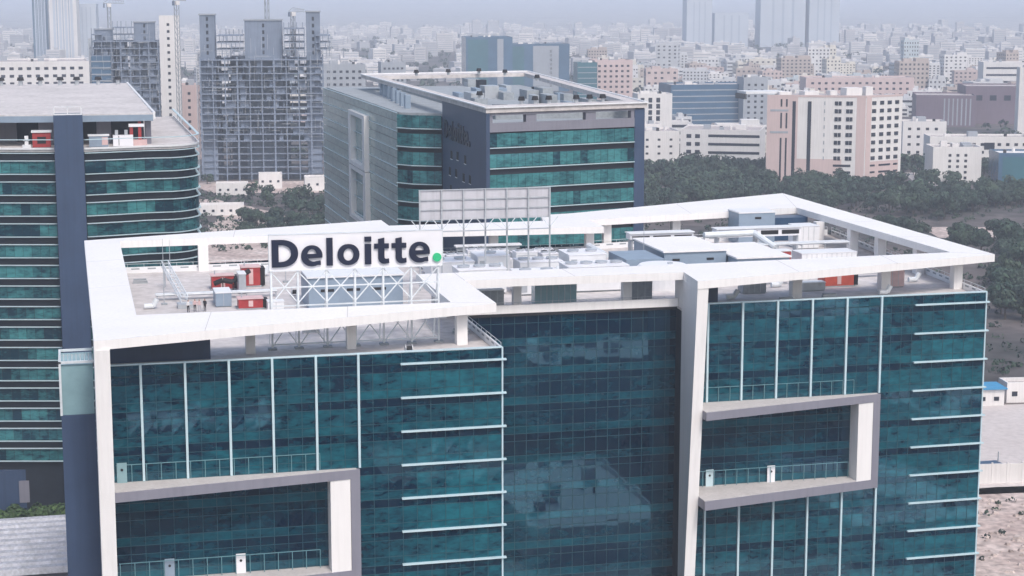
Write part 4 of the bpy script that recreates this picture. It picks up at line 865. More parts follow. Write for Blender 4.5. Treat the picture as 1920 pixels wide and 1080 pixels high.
def block(name, label, cat, x, y, rz, w, d, h, wall='cwhite', specs=(), roof='croof', bits=True, seed=0, base=0.0, group=None):
    t = thing(name, label, cat, (x, y, base), rz, group, local=True); r = random.Random(seed + int(x * 3 + y))
    MB().box(0, w, 0, d, 0, h).build('wall', M[wall], t)
    rf = MB().box(0.5, w - 0.5, 0.5, d - 0.5, h, h + 0.06).build('roof', M[roof], t)
    for a in ((0, w, 0, 0.45), (0, w, d - 0.45, d), (0, 0.45, 0.46, d - 0.46), (w - 0.45, w, 0.46, d - 0.46)): MB().box(a[0], a[1], a[2], a[3], h, h + 1.0).build('parapet', M[wall], t)
    if bits:
        for k in range(r.randint(2, 4)):
            a = r.uniform(0.1, 0.7) * w; b = r.uniform(0.2, 0.7) * d; s = r.uniform(2.0, min(6.5, w * 0.22)); hh = r.uniform(1.6, 3.4)
            MB().box(a, a + s, b, b + s * 0.8, h + 0.07, h + hh).build('roof_hut', M['cwhite' if k % 2 else 'cgrey'], rf)
        for k in range(2):
            a = r.uniform(0.1, 0.85) * w; b = r.uniform(0.2, 0.8) * d; MB().tube((a, b, h + 0.07), (a, b, h + 2.2), 0.9, 10).build('water_tank', M['black' if k else 'cwhite'], rf)
    for sp in specs:
        f, kind, u0, u1, nu, z0, z1, nz, ww, wh = sp[:10]; m = M[sp[10] if len(sp) > 10 else 'cwin']
        for i in range(nu):
            for j in range(nz):
                u = u0 if nu == 1 else u0 + (u1 - u0) * i / (nu - 1); z = z0 if nz == 1 else z0 + (z1 - z0) * j / (nz - 1)
                if f == 'F': loc, a = (u, 0, z), 0
                elif f == 'R': loc, a = (w, u, z), math.pi / 2
                else: loc, a = (0, u, z), -math.pi / 2
                inst(kind, win_mesh(ww, wh, m), t, loc, a)
    return t
# white and pink tower by the wood
WT = thing('white_pink_tower', 'white and pink slab tower with dark window columns beyond the wood', 'tower block', (410.9, 892.7, 0))
p0, p1, p2 = (362.9, 912.7), (410.9, 892.7), (436.0, 902.0); HT = 45.7
MB().prism([p0, p1, p2, (428, 930), (380, 940)], 0, HT).build('wall', M['cwhite'], WT)
rf = MB().prism([(364, 914.5), (411, 894.5), (434.5, 903), (427, 929), (381, 939)], HT, HT + 0.1).build('roof', M['croof'], WT)
strip([p0, p1, p2], -0.5, 0.15, HT, HT + 1.1).build('parapet', M['cpink'], WT)
for a, b, c, d_, z in ((396, 400, 906, 911, 3.2), (404, 413, 903, 911, 4.6), (416, 420, 905, 910, 5.0), (384, 392, 912, 920, 2.6), (372, 379, 918, 924, 2.2)): MB().box(a, b, c, d_, HT + 0.11, HT + z).build('roof_hut', M['cwhite'], rf)
MB().box(354, 376, 921, 934, HT + 1.2, HT + 2.4).build('roof_canopy', M['white2'], rf); MB().box(353, 354.5, 921, 934, HT - 1.6, HT + 1.1).build('canopy_edge', M['black'], rf)
dl = (Vector(p1) - Vector(p0)).normalized(); al = math.atan2(dl.y, dl.x); dr = (Vector(p2) - Vector(p1)).normalized(); ar = math.atan2(dr.y, dr.x); off = WT.location
def wl(u, z, w_, h_, m='cwin', right=False, nm='window'):
    b, d, a = (Vector(p1), dr, ar) if right else (Vector(p0), dl, al); p = b + d * u
    inst(nm, win_mesh(w_, h_, M[m]), WT, Vector((p.x, p.y, z)) - off, a)
wl(8.2, 23, 16.2, 45.6, 'cpink', nm='pink_panel'); wl(28, 6.5, 23.6, 13, 'cpink', nm='pink_panel'); wl(49.3, 23, 4.6, 45.6, 'cpink', nm='pink_panel'); wl(1.9, 23, 3.6, 45.5, 'cpink', True, 'pink_panel'); wl(14.4, 6, 20.8, 11.4, 'cpink', True, 'pink_panel')
def proud(u, z, w_, h_, right=False, m='cwin', nm='window'):
    b, d, a = (Vector(p1), dr, ar) if right else (Vector(p0), dl, al); p = b + d * u; n_ = Vector((d.y, -d.x)) * 0.12
    inst(nm, win_mesh(w_, h_, M[m]), WT, Vector((p.x + n_.x, p.y + n_.y, z)) - off, a)
for u, w_ in ((14.3, 1.7), (22.4, 1.9)): proud(u, 22, w_, 43)
for z, h_ in ((42.6, 4.0), (33.2, 8.2), (12.5, 23)):
    for u in (7.6, 10.4): proud(u, z, 0.9, h_)
for z in (38.6, 27.0): proud(6.6, z, 9.6, 1.1, m='cgrey')
for j in range(8):
    z = 42.6 - 4.17 * j
    proud(36.4, z, 1.7, 2.1); proud(38.3, z, 1.5, 2.1); proud(42.4, z, 1.7, 2.1); proud(44.2, z, 1.5, 2.1); proud(30.3, z, 0.5, 1.9, m='cgrey')
    for u in (5.6, 11.4, 17.0, 22.6): proud(u, z + 0.1, 2.9, 2.0, True)
for z in (9.6, 6.0, 2.6):
    proud(40, z, 9.2, 1.2); proud(5.6, z, 3.4, 1.0, True); proud(14.4, z, 8.6, 1.0, True); proud(22.6, z, 3.2, 1.0, True)
# its neighbours
block('low_white_offices', 'low white offices with four dark ribbon windows left of the pink tower', 'office building', 346, 1004, R(-26), 46, 40, 21, 'cwhite',
      [('F', 'window', 5, 10, 2, 4.5, 18.2, 4, 2.8, 2.2), ('F', 'ribbon_window', 31, 31, 1, 4.0, 18.5, 4, 29.5, 1.5)])
block('white_annex', 'plain white annex with a few small windows and pale roof beside the wood', 'office building', 322, 1008, R(-8), 24, 30, 20, 'cwhite', [('F', 'window', 5, 19, 3, 4, 16, 4, 1.6, 1.2)])
block('white_block', 'white block with three rows of dark windows just right of the slate tower', 'apartment block', 348, 1092, R(-6), 22, 16, 36.5, 'cwhite', [('F', 'window', 3, 13, 3, 22, 33.5, 4, 2.4, 2.9)])
block('white_block', 'short white block with paired windows at the slate tower right corner', 'apartment block', 326, 1032, R(-6), 17, 14, 22.4, 'cwhite', [('F', 'window', 3, 14, 3, 4, 18.5, 4, 3.0, 1.7)])
block('blue_glass_offices', 'long blue glass offices with flat roof left of the pink tower', 'office building', 424, 1252, R(-3), 66, 34, 33, 'cblue', [('F', 'floor_band', 33, 33, 1, 4, 30, 7, 64, 0.7, 'cgrey')])
block('grey_slab_tower', 'grey concrete slab standing against the blue glass offices', 'tower block', 474, 1238, R(-3), 18, 16, 38.5, 'cgrey', [('F', 'window', 4, 14, 3, 6, 34, 8, 1.8, 1.6)])
block('plum_hall', 'plum coloured hall with vertical ribs behind the white flats', 'hall', 621, 1262, R(-22), 44, 40, 22.5, 'cpurple', [('F', 'rib', 21, 40, 7, 11, 11, 1, 1.0, 20, 'cgrey')], bits=False)
block('plum_hall', 'taller blank plum coloured hall at the right edge', 'hall', 668, 1274, R(-18), 56, 40, 28, 'cpurple', [('F', 'louvre', 10, 42, 4, 20, 20, 1, 5.0, 4.0, 'cwin')], bits=False)
block('white_slab_tower', 'narrow white tower cut by the right edge of view', 'tower block', 644, 1151, R(-20), 24, 14, 47.5, 'cwhite', [('F', 'window', 10, 20, 2, 6, 42, 9, 2.0, 1.8)])
block('white_flats', 'white flats with tiny windows behind the tree, right of the pink tower', 'apartment block', 490, 1012, R(-16), 26, 18, 22.5, 'cwhite', [('F', 'window', 4, 20, 4, 5, 19, 4, 1.9, 1.5)])
block('white_flats', 'long white flats with a dark bay behind the front white flats', 'apartment block', 483, 962, R(-16), 58, 20, 17.5, 'cwhite', [('F', 'window', 6, 54, 11, 5, 14, 3, 2.0, 1.6), ('F', 'bay', 34, 34, 1, 13, 13, 1, 6.0, 4.0)])
block('white_flats', 'nearest white flats with five rows of windows at the wood edge', 'apartment block', 450, 892, R(-14), 26, 20, 18, 'cwhite', [('F', 'window', 9, 17.5, 3, 2.4, 14.5, 5, 1.5, 1.4), ('R', 'window', 4, 16, 3, 2.4, 14.5, 5, 1.3, 1.3)])
block('dark_blue_shed', 'dark blue glass box at the right edge by the wood', 'office building', 479, 874, R(-16), 34, 24, 15.7, 'cblue', [('F', 'glass_panel', 9, 26, 2, 8, 8, 1, 14, 13, 'cteal')], 'cwhite')
block('brown_terrace', 'long brown pink terrace behind the pink tower roof', 'apartment block', 634, 1504, R(-12), 96, 30, 24, 'cpink', [('F', 'window', 6, 90, 15, 5, 20, 4, 2.4, 1.8)])
block('long_white_offices', 'long white offices with a grey ribbon at the far right', 'office building', 912, 1704, R(-16), 64, 26, 27, 'cwhite', [('F', 'ribbon_window', 32, 32, 1, 8, 22, 3, 58, 2.0)])
block('pink_block', 'pink block with a round white roof dish in the middle distance', 'apartment block', 440, 1502, R(-4), 33, 26, 41, 'cpink', [('F', 'window', 4, 29, 6, 6, 37, 8, 2.2, 1.8)])
block('teal_cube', 'teal glass cube left of the pink block', 'office building', 419, 1482, R(-4), 17, 18, 40, 'cteal', [('F', 'floor_band', 8.5, 8.5, 1, 5, 37, 8, 16.4, 0.6, 'cgrey')])
block('pale_low_hall', 'low pale hall with cluttered roof behind the left tower canopy', 'hall', -60, 1352, R(2), 78, 60, 50, 'cwhite', [('F', 'window', 6, 72, 12, 30, 46, 4, 3.0, 2.0)])
block('grey_block', 'grey block on the skyline left of the slate tower', 'office building', 247, 1452, R(-3), 20, 20, 43, 'cgrey', [('F', 'window', 3, 17, 5, 6, 39, 8, 1.8, 1.6)])
block('pale_block', 'pale block right of the concrete skeleton tower', 'office building', 168, 1252, R(-2), 34, 22, 50, 'cgrey', [('F', 'window', 4, 30, 7, 24, 46, 6, 2.0, 1.6)])
MT = block('twin_glass_offices', 'left half of the blue glass pair, above the slate tower roof', 'office tower', 382, 1752, R(-6), 46, 40, 54.5, 'cblue', [('F', 'glass_strip', 12, 12, 1, 27, 27, 1, 20, 52, 'cteal'), ('F', 'pier', 34, 34, 1, 27, 27, 1, 6, 53, 'cgrey')])
block('twin_glass_offices', 'right half of the blue glass pair, with a grey dotted pier', 'office tower', 434, 1782, R(-6), 60, 40, 46.5, 'cblue', [('F', 'pier', 36, 36, 1, 23, 23, 1, 26, 45, 'cgrey'), ('F', 'window', 41, 41, 1, 6, 40, 9, 2.2, 2.4), ('F', 'glass_strip', 8, 8, 1, 23, 23, 1, 12, 44, 'cteal')])
M['chaze'] = mat('far_tower_haze_tone', (0.50, 0.55, 0.63), 0.8, 0.05, 0.02)  # wall colour paled towards the haze so the far towers fade
M['chaze2'] = mat('far_tower_haze_stripe', (0.38, 0.44, 0.53), 0.8, 0.05, 0.02)  # stripe colour kept faint, haze painted in here too
def slim(label, x, y, w, d, h, seed, wall='cgrey'):
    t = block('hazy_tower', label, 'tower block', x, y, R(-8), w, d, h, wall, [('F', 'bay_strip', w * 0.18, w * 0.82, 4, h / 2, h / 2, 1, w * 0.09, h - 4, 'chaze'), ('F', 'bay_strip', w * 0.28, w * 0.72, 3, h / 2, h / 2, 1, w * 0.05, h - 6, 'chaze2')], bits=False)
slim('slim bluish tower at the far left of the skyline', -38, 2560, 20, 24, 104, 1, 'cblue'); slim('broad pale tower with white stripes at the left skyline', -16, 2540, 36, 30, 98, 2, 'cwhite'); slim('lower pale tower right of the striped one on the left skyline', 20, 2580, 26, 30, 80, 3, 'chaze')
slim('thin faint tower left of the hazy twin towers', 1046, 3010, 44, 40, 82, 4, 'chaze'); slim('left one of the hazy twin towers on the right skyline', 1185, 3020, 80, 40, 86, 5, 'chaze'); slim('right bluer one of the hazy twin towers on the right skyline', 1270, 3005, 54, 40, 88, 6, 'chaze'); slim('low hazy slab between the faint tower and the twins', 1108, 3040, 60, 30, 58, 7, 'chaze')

# ------------------------------------------------------------------ towers under construction
def skeleton(name, label, x, y, rz, w, d, z0, z1, pitch, cores, ragged, cols=10):
    t = thing(name, label, 'unfinished tower', (x, y, 0), rz, local=True); n = int((z1 - z0) / pitch)
    for k in range(n + 1):
        z = z0 + k * pitch; MB().box(0, w, 0, d, z, z + 0.55).build('floor_slab', M['conc'], t)
    q = None
    for i in range(cols + 1):
        for j in (0, 1):
            u = 0.4 + (w - 0.8) * i / cols; v = 0.5 + (d - 1.0) * j; wd = 0.55 if i % 3 else 0.9
            MB().box(u - wd / 2, u + wd / 2, v - 0.4, v + 0.4, 0, z1).build('column', M['conc'], t)
    for (a, b, v0, v1, zt) in cores:
        c = MB().box(a, b, v0, v1, 0, zt).build('core', M['conc'], t); MB().box(a - 0.5, b + 0.5, v0 - 0.5, v1 + 0.5, zt, zt + 0.7).build('core_cap', M['cgrey'], c)
        for k in range(int((zt - z1) / 3.6)): MB().box((a + b) / 2 - 0.6, (a + b) / 2 + 0.6, v0 - 0.08, v0 - 0.005, z1 + 1 + 3.6 * k, z1 + 3 + 3.6 * k).build('opening', M['dark'], c)
    r = random.Random(int(x)); q = MB()
    for (a, b, zt) in ragged:                          # formwork and starter bars on the unfinished floors
        z = z1
        while z < zt:
            z += pitch
            if z < zt: q.box(a, b, 1, d * 0.8, z, z + 0.4)
            u = a
            while u <= b: q.box(u, u + 0.35, 1.2, 1.6, z - pitch, z); u += r.uniform(1.6, 3.2)
    for i in range(60): u = r.uniform(0, w); q.box(u, u + 0.12, 0.2, 0.35, z1, z1 + r.uniform(1, 4.5))
    q.build('formwork', M['conc'], t, kind='stuff')
    q = MB()
    for k in range(n):                                 # props and brick infill between the slabs
        z = z0 + k * pitch
        for i in range(26):
            u = r.uniform(0.5, w - 1.5); s = r.uniform(0.15, 0.4) if r.random() < 0.75 else r.uniform(1.5, 3.5)
            q.box(u, min(w - 0.2, u + s), 1.2 + r.random(), 2.6, z + 0.56, z + pitch - 0.02)
    q.build('infill', M['conc'], t, kind='stuff')
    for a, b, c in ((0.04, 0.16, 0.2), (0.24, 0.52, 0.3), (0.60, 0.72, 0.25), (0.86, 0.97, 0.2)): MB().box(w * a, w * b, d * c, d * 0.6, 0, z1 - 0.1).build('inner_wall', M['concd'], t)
    for k in range(int(z0 / pitch)): MB().box(1.0, w - 1.0, 2.2, d * 0.4, 3 + k * pitch, 3.5 + k * pitch).build('floor_slab', M['conc'], t)
    q = MB()                                           # scaffold on the near left edge
    for i in range(5):
        q.bar((-1.6 + 0.0 * i, i * d / 4, 0), (-1.6, i * d / 4, z1 + 2), 0.22)
    for k in range(int(z1 / 3.6)): q.bar((-1.6, 0, 3.6 * k), (-1.6, d, 3.6 * k), 0.18); q.bar((-1.6, 0, 3.6 * k), (-1.6, d / 4, 3.6 * k + 3.6), 0.15)
    for k in range(70):                                # poles, netting frames and hoist guides on the face
        u = r.uniform(-1, w + 3); zz0 = r.uniform(z0, z1 + 8); q.bar((u, -0.7, zz0), (u, -0.7, zz0 + r.uniform(3, 9)), 0.14)
        u = r.uniform(0, w - 6); zz0 = r.uniform(z0, z1 + 6); q.bar((u, -0.7, zz0), (u + r.uniform(3, 9), -0.7, zz0), 0.12)
    for k in range(int((z1 + 12) / 3.2)): q.bar((w + 2.4, 1, 3.2 * k), (w + 4.4, 1, 3.2 * k), 0.16); q.bar((w + 2.4, 1, 3.2 * k), (w + 4.4, 1, 3.2 * k + 3.2), 0.12)
    for u in (w + 2.4, w + 4.4): q.bar((u, 1, 0), (u, 1, z1 + 12), 0.2)
    q.build('scaffold', M['steel'], t, kind='stuff')
    return t
skeleton('concrete_skeleton_tower', 'large concrete skeleton tower with stacked slabs in the left distance', 70.5, 992, R(-8), 66, 34, 21, 66.5, 3.62, ((0.5, 8.5, 3, 12, 88.5), (24, 44, 8, 20, 85.5), (57, 64.5, 3, 12, 90)), ((9, 23, 80), (45, 56, 81), (62, 70, 79)))
TW = skeleton('concrete_skeleton_tower', 'smaller skeleton tower with blue glazed corner further left', 16, 1084, R(-4), 38, 26, 8, 72, 4.0, ((2, 12, 4, 12, 79), (24, 36, 6, 16, 83)), ((12, 24, 82), (0, 6, 80)), 7)
MB().box(-0.4, 10.5, -0.5, -0.1, 20, 64).build('blue_glazing', M['cblue'], TW)
for k in range(12): MB().box(-0.5, 10.6, -0.75, -0.51, 20 + 3.7 * k, 20.7 + 3.7 * k).build('glazing_band', M['cgrey'], TW)
SC = block('white_stair_shaft', 'tall white shaft with a line of dark dots beside the smaller skeleton', 'stair shaft', 54.5, 1080, R(-4), 11.5, 12, 86, 'cwhite', [('F', 'dot_window', 5, 5, 1, 22, 82, 16, 1.5, 1.5)], bits=False)
block('dusty_block', 'dusty half built block between the two skeleton towers', 'office building', 62, 1120, R(-4), 22, 24, 44, 'cpink', [('F', 'window', 4, 18, 3, 6, 40, 9, 1.6, 1.6)])
def crane(label, x, y, z1, jib, rz, z0=0.0):
    t = thing('tower_crane', label, 'crane', (x, y, z0), rz, local=True); h = z1 - z0; s = 0.9; q = MB(); n = int(h / 3.2)
    for a in (-s, s):
        for b in (-s, s): q.bar((a, b, 0), (a, b, h), 0.3)
    for k in range(n):
        z = h * k / n; zz_ = h * (k + 1) / n; q.bar((-s, -s, z), (s, -s, zz_), 0.18); q.bar((-s, s, zz_), (s, s, z), 0.18); q.bar((-s, -s, z), (s, -s, z), 0.18)
    q.build('mast', M['cgrey'], t); q = MB()
    q.bar((-jib * 0.35, 0, h), (jib, 0, h), 0.4); q.bar((0, 0, h + 2.2), (jib, 0, h + 1.2), 0.3); q.bar((0, 0, h + 2.2), (-jib * 0.35, 0, h + 0.4), 0.25)
    for k in range(10): q.bar((jib * k / 10, 0, h), (jib * (k + 0.5) / 10, 0, h + 1.6), 0.15)
    q.build('jib', M['cgrey'], t); MB().box(-1.2, 1.2, -1.2, 1.2, h - 2.2, h - 0.1).build('cab', M['cwhite'], t); MB().box(-jib * 0.35, -jib * 0.28, -0.8, 0.8, h - 2.5, h - 0.2).build('counterweight', M['conc'], t)
crane('tower crane over the smaller skeleton tower', 27, 1098, 94, 9, R(10), 0); crane('tower crane between the two skeleton towers', 60.5, 1010, 96, 7, R(40), 0)
crane('tower crane rising from the middle of the large skeleton', 108, 1000, 104, 8, R(60), 85); crane('small crane on the right part of the large skeleton', 122, 1000, 90, 7, R(20), 66)
# dark round-topped shed, small works and low yards at the skeleton's foot
for i, (x, y, w_, d_, h, l) in enumerate(((72, 920, 16, 10, 5, 'low pale site hut left of the trees'), (118, 930, 26, 12, 6, 'long pale site office before the large skeleton'), (96, 945, 12, 8, 7, 'small pale shed before the large skeleton'), (136, 950, 14, 10, 8, 'white site shed by the tower edge'),
                                          (58, 838, 20, 9, 4, 'flat white shed beyond the pink dirt track'), (87, 742, 7, 4, 3, 'small dark hut on the pink dirt'), (105, 736, 9, 5, 3.5, 'small pale hut beside the pink dirt'))):
    block('site_hut', l, 'site hut', x, y, R(-5), w_, d_, h, 'cwhite' if i != 5 else 'cgrey', [('F', 'window', 2, w_ - 2, max(2, int(w_ / 4)), h * 0.55, h * 0.55, 1, 1.2, 1.1)], bits=False)

# ------------------------------------------------------------------ right-hand yard
CW = thing('compound_wall', 'white panelled compound wall at the right edge above the pink earth', 'wall', (205, 334, 0))
a, b = Vector((160, 340.5)), Vector((246, 330.5)); nP = 26
for i in range(nP):
    p = a.lerp(b, i / nP); r_2 = a.lerp(b, (i + 1) / nP); MB().bar((p.x + 0.14, p.y, 2.1), (r_2.x - 0.14, r_2.y, 2.1), 0.25, 4.2).build('wall_panel', M['cwhite'], CW)
    MB().bar((p.x, p.y - 0.03, 0), (p.x, p.y - 0.03, 4.5), 0.34).build('post', M['cwhite'], CW)
block('blue_roof_shed', 'low shed with bright blue roof at the right edge', 'shed', 214, 404, R(-8), 11, 7, 3.2, 'cwhite', [('F', 'window', 2, 9, 3, 1.8, 1.8, 1, 1.3, 1.0)], 'cblue', False)
M['cyan'] = mat('cyan_sheet', (0.03, 0.26, 0.50), 0.4, 0.1, 0.6)
o = bpy.data.objects['blue_roof_shed']; MB().box(-0.6, 11.6, -0.7, 7.4, 4.25, 4.5).build('sheet_roof', M['cyan'], o)
block('white_kiosk', 'small white kiosk right of the blue roofed shed', 'kiosk', 227, 405, R(-8), 8, 6, 4.2, 'cwhite', [('F', 'window', 2, 6, 2, 2.3, 2.3, 1, 1.4, 1.2)], bits=False)
kit('green_skip', 'dark green skip against the compound wall by the right wing', 'skip', [('body', 'cteal', (-2.6, 2.6, -1.2, 1.2, 0.3, 2.2)), ('rim', 'unitdark', (-2.75, 2.75, -1.35, 1.35, 2.2, 2.35)), ('skid', 'black', (-2.4, 2.4, -1.0, 1.0, 0, 0.3)), ('post', 'steel', (2.4, 2.6, -0.1, 0.1, 2.36, 4.6))], (189.5, 345, 0.02))
# low buildings across the forecourt, out of view but mirrored in the glass
block('forecourt_hall', 'low pale flat roofed hall facing the glass block', 'hall', 79, 108, 0, 26, 46, 6, 'cwhite', [('R', 'window', 5, 41, 8, 3, 3, 1, 3, 1.6)], 'white2')
block('forecourt_hall', 'second low pale hall facing the right wing', 'hall', 136, 112, 0, 28, 44, 6, 'cwhite', [('R', 'window', 5, 40, 8, 3, 3, 1, 3, 1.6)], 'white2')

# ------------------------------------------------------------------ city sprawl
HOUSE_COLS = [(0.70, 0.69, 0.70), (0.62, 0.60, 0.60), (0.55, 0.45, 0.43), (0.66, 0.63, 0.58), (0.45, 0.46, 0.50), (0.74, 0.73, 0.74), (0.52, 0.56, 0.58), (0.60, 0.52, 0.50)]
M['house'] = mat('house_walls', (0.6, 0.6, 0.6), 0.8, 0.10, 0.08, streak=0.12, objvar=HOUSE_COLS)
M['housemix'] = mat('far_house_walls', (0.42, 0.42, 0.45), 0.8, 0.12, 0.05, col2=(0.74, 0.71, 0.70))
def house_mesh(r):
    q = MB(); w_ = r.uniform(11, 24); d_ = r.uniform(10, 20); h = r.choice((5, 7, 10, 10, 13, 13, 16, 19, 26, 32)) + r.uniform(0, 1.5); st = max(2, int(h / 3.3)); n = max(3, int(w_ / 3.2)); nd = max(3, int(d_ / 3.2))
    q.box(-w_ / 2, w_ / 2, -d_ / 2, d_ / 2, 0, h)
    for a in ((-w_ / 2, w_ / 2, -d_ / 2, -d_ / 2 + 0.3), (-w_ / 2, w_ / 2, d_ / 2 - 0.3, d_ / 2), (-w_ / 2, -w_ / 2 + 0.3, -d_ / 2 + 0.31, d_ / 2 - 0.31), (w_ / 2 - 0.3, w_ / 2, -d_ / 2 + 0.31, d_ / 2 - 0.31)): q.box(*a, h, h + 0.9)
    q.box(-w_ / 2 + 0.31, w_ / 2 - 0.31, -d_ / 2 + 0.31, d_ / 2 - 0.31, h, h + 0.05, 2)
    a = r.uniform(-0.4, 0.1) * w_; q.box(a, a + w_ * 0.28, -d_ * 0.1, d_ * 0.3, h + 0.06, h + 2.8)
    q.tube((w_ * 0.3, d_ * 0.2, h + 0.06), (w_ * 0.3, d_ * 0.2, h + 2.0), 0.9, 8, m=1 if r.random() < 0.5 else 0)
    if r.random() < 0.4: q.box(w_ * 0.05, w_ / 2 - 0.5, -d_ / 2 + 0.5, d_ * 0.1, h + 0.06, h + 3.2)
    strip_ = r.random() < 0.3
    for s in range(st):
        z = h * (s + 0.35) / st
        if strip_: q.box(-w_ / 2 + 1, w_ / 2 - 1, -d_ / 2 - 0.06, -d_ / 2 + 0.1, z, z + 1.4, 1)
        else:
            for i in range(n):
                if r.random() < 0.88: u = -w_ / 2 + w_ * (i + 0.5) / n; q.box(u - 0.75, u + 0.75, -d_ / 2 - 0.06, -d_ / 2 + 0.1, z, z + 1.5, 1)
        for i in range(nd):
            v = -d_ / 2 + d_ * (i + 0.5) / nd
            for sx in (-1, 1): q.box(sx * w_ / 2 - 0.07, sx * w_ / 2 + 0.07, v - 0.6, v + 0.6, z, z + 1.4, 1)
    return q.mesh('city_house', [M['house'], M['cwin'], M['croof']]), w_, d_
HC = [('white', (0.72, 0.71, 0.72)), ('pale grey', (0.56, 0.57, 0.60)), ('pink', (0.56, 0.45, 0.43)), ('cream', (0.68, 0.64, 0.58)), ('bluish', (0.48, 0.54, 0.58)), ('brownish', (0.46, 0.39, 0.36))]
HCM = [(n_, mat('house_' + n_.replace(' ', '_'), c_, 0.8, 0.10, 0.08, streak=0.12)) for n_, c_ in HC]
r2 = random.Random(21); HM = [house_mesh(r2) for _ in range(26)]
HML = [h_ for h_ in HM if max(v.co.z for v in h_[0].vertices) < 17]
keep = []                                              # ground already built on (x, y, radius)
for o in COL.objects:
    if o.parent is None and o.type == 'EMPTY' and o.location.y > 800 and o.get('category') not in ('crane',): keep.append((o.location.x + 18 * math.cos(o.rotation_euler.z), o.location.y + 14, 40))
keep += [(95, 1005, 60), (40, 1090, 50), (400, 915, 55), (640, 1290, 60), (700, 1290, 60), (520, 970, 45), (470, 1265, 45), (690, 1515, 60), (410, 1770, 60), (470, 1800, 60), (385, 985, 40), (-20, 1380, 70)]
grid = {}
def free(x, y, r):
    if any((x - a) ** 2 + (y - b) ** 2 < (c + r * 0.4) ** 2 for a, b, c in keep): return False
    k = (int(x // 30), int(y // 30))
    for i in (-1, 0, 1):
        for j in (-1, 0, 1):
            for (a, b, c) in grid.get((k[0] + i, k[1] + j), ()):
                if (x - a) ** 2 + (y - b) ** 2 < (r + c) ** 2: return False
    grid.setdefault(k, []).append((x, y, r)); return True
spots = []; tries = 0
while len(spots) < 2100 and tries < 60000:
    tries += 1; dd = 1080 + 3300 * r2.random() ** 0.85; az = R(-2.5 + 32.5 * r2.random()); x = dd * math.sin(az); y = dd * math.cos(az); X, Y, s = px((x, y, 5))
    if X < 870 and r2.random() < (0.80 if dd < 2200 else 0.55): continue
    if X > 1190 and dd < 1130: continue
    if noise.noise(Vector((x * 0.004, y * 0.004, 2.0))) < (-0.18 if X > 1100 else -0.02): continue   # open land and tree belts between the quarters
    if free(x, y, 9.5 if dd < 1800 else 12): spots.append((x, y, dd, X, Y))
spots.sort(key=lambda p: p[2] - (400 if p[3] > 1100 else 0)); vis_ = [p for p in spots if -20 < p[3] < 1940 and not (605 < p[3] < 1205 and p[4] > 150) and not (p[3] < 290 and p[4] > 150)]
for i, (x, y, dd, X, Y) in enumerate(vis_[:290]):
    me, w_, d_ = r2.choice(HML if dd < 1750 else HM)
    o = bpy.data.objects.new('city_house', me); COL.objects.link(o); o.location = (x, y, 0); o.rotation_euler = (0, 0, R(r2.choice((-14, -8, 4, -22)) + r2.uniform(-5, 5)))
    k = r2.uniform(0.85, 1.2); o.scale = (k * r2.uniform(0.8, 1.5), k, r2.uniform(0.7, 1.3))
    cn, cm_ = HCM[r2.choice((0, 0, 0, 1, 1, 2, 3, 3, 4, 5))]; o.material_slots[0].link = 'OBJECT'; o.material_slots[0].material = cm_
    zn = 'behind the left skeleton towers' if X < 620 else 'above the slate tower roof' if X < 870 else 'round the blue glass pair' if X < 1200 else 'left of the pink tower' if X < 1440 else 'behind the pink tower' if X < 1710 else 'above the plum halls'
    tag(o, f'{"large" if w_ * k > 20 else "narrow" if w_ * k < 14 else "mid sized"} {cn} flat roofed house {"near" if dd < 1500 else "deep"} in the city {zn}', 'house', 'flat roofed houses of the city sprawl')
q = MB()
for (x, y, dd, X, Y) in vis_[290:]:
    a = R(r2.choice((-14, -8, 4, -22))); w_, d_, h = r2.uniform(6, 13), r2.uniform(6, 12), r2.choice((7, 9, 10, 12, 14, 17, 22, 30 if r2.random() < 0.2 else 10)); ca, sa = math.cos(a), math.sin(a)
    pt = lambda u, v, z: (x + u * ca - v * sa, y + u * sa + v * ca, z)
    b_ = [pt(-w_, -d_, 0), pt(w_, -d_, 0), pt(w_, d_, 0), pt(-w_, d_, 0), pt(-w_, -d_, h), pt(w_, -d_, h), pt(w_, d_, h), pt(-w_, d_, h)]; q.hexa(b_, 0, r2.random())
    u0, hh = r2.uniform(-0.6, 0.1) * w_, h + r2.uniform(1.5, 3)
    q.hexa([pt(u0, -2, h), pt(u0 + 4, -2, h), pt(u0 + 4, 2, h), pt(u0, 2, h), pt(u0, -2, hh), pt(u0 + 4, -2, hh), pt(u0 + 4, 2, hh), pt(u0, 2, hh)], 0, r2.random())
    for s in range(int(h / 3.4)):
        z = 1.4 + s * 3.4; q.poly([pt(-w_ + 0.8, -d_ - 0.06, z), pt(w_ - 0.8, -d_ - 0.06, z), pt(w_ - 0.8, -d_ - 0.06, z + 1.1), pt(-w_ + 0.8, -d_ - 0.06, z + 1.1)], 1)  # window strips paled to grey, haze fade put into their colour
tag(q.build('distant_city', [M['housemix'], M['cgrey']]), 'mass of tiny pale buildings fading into the haze', 'city', kind='stuff')

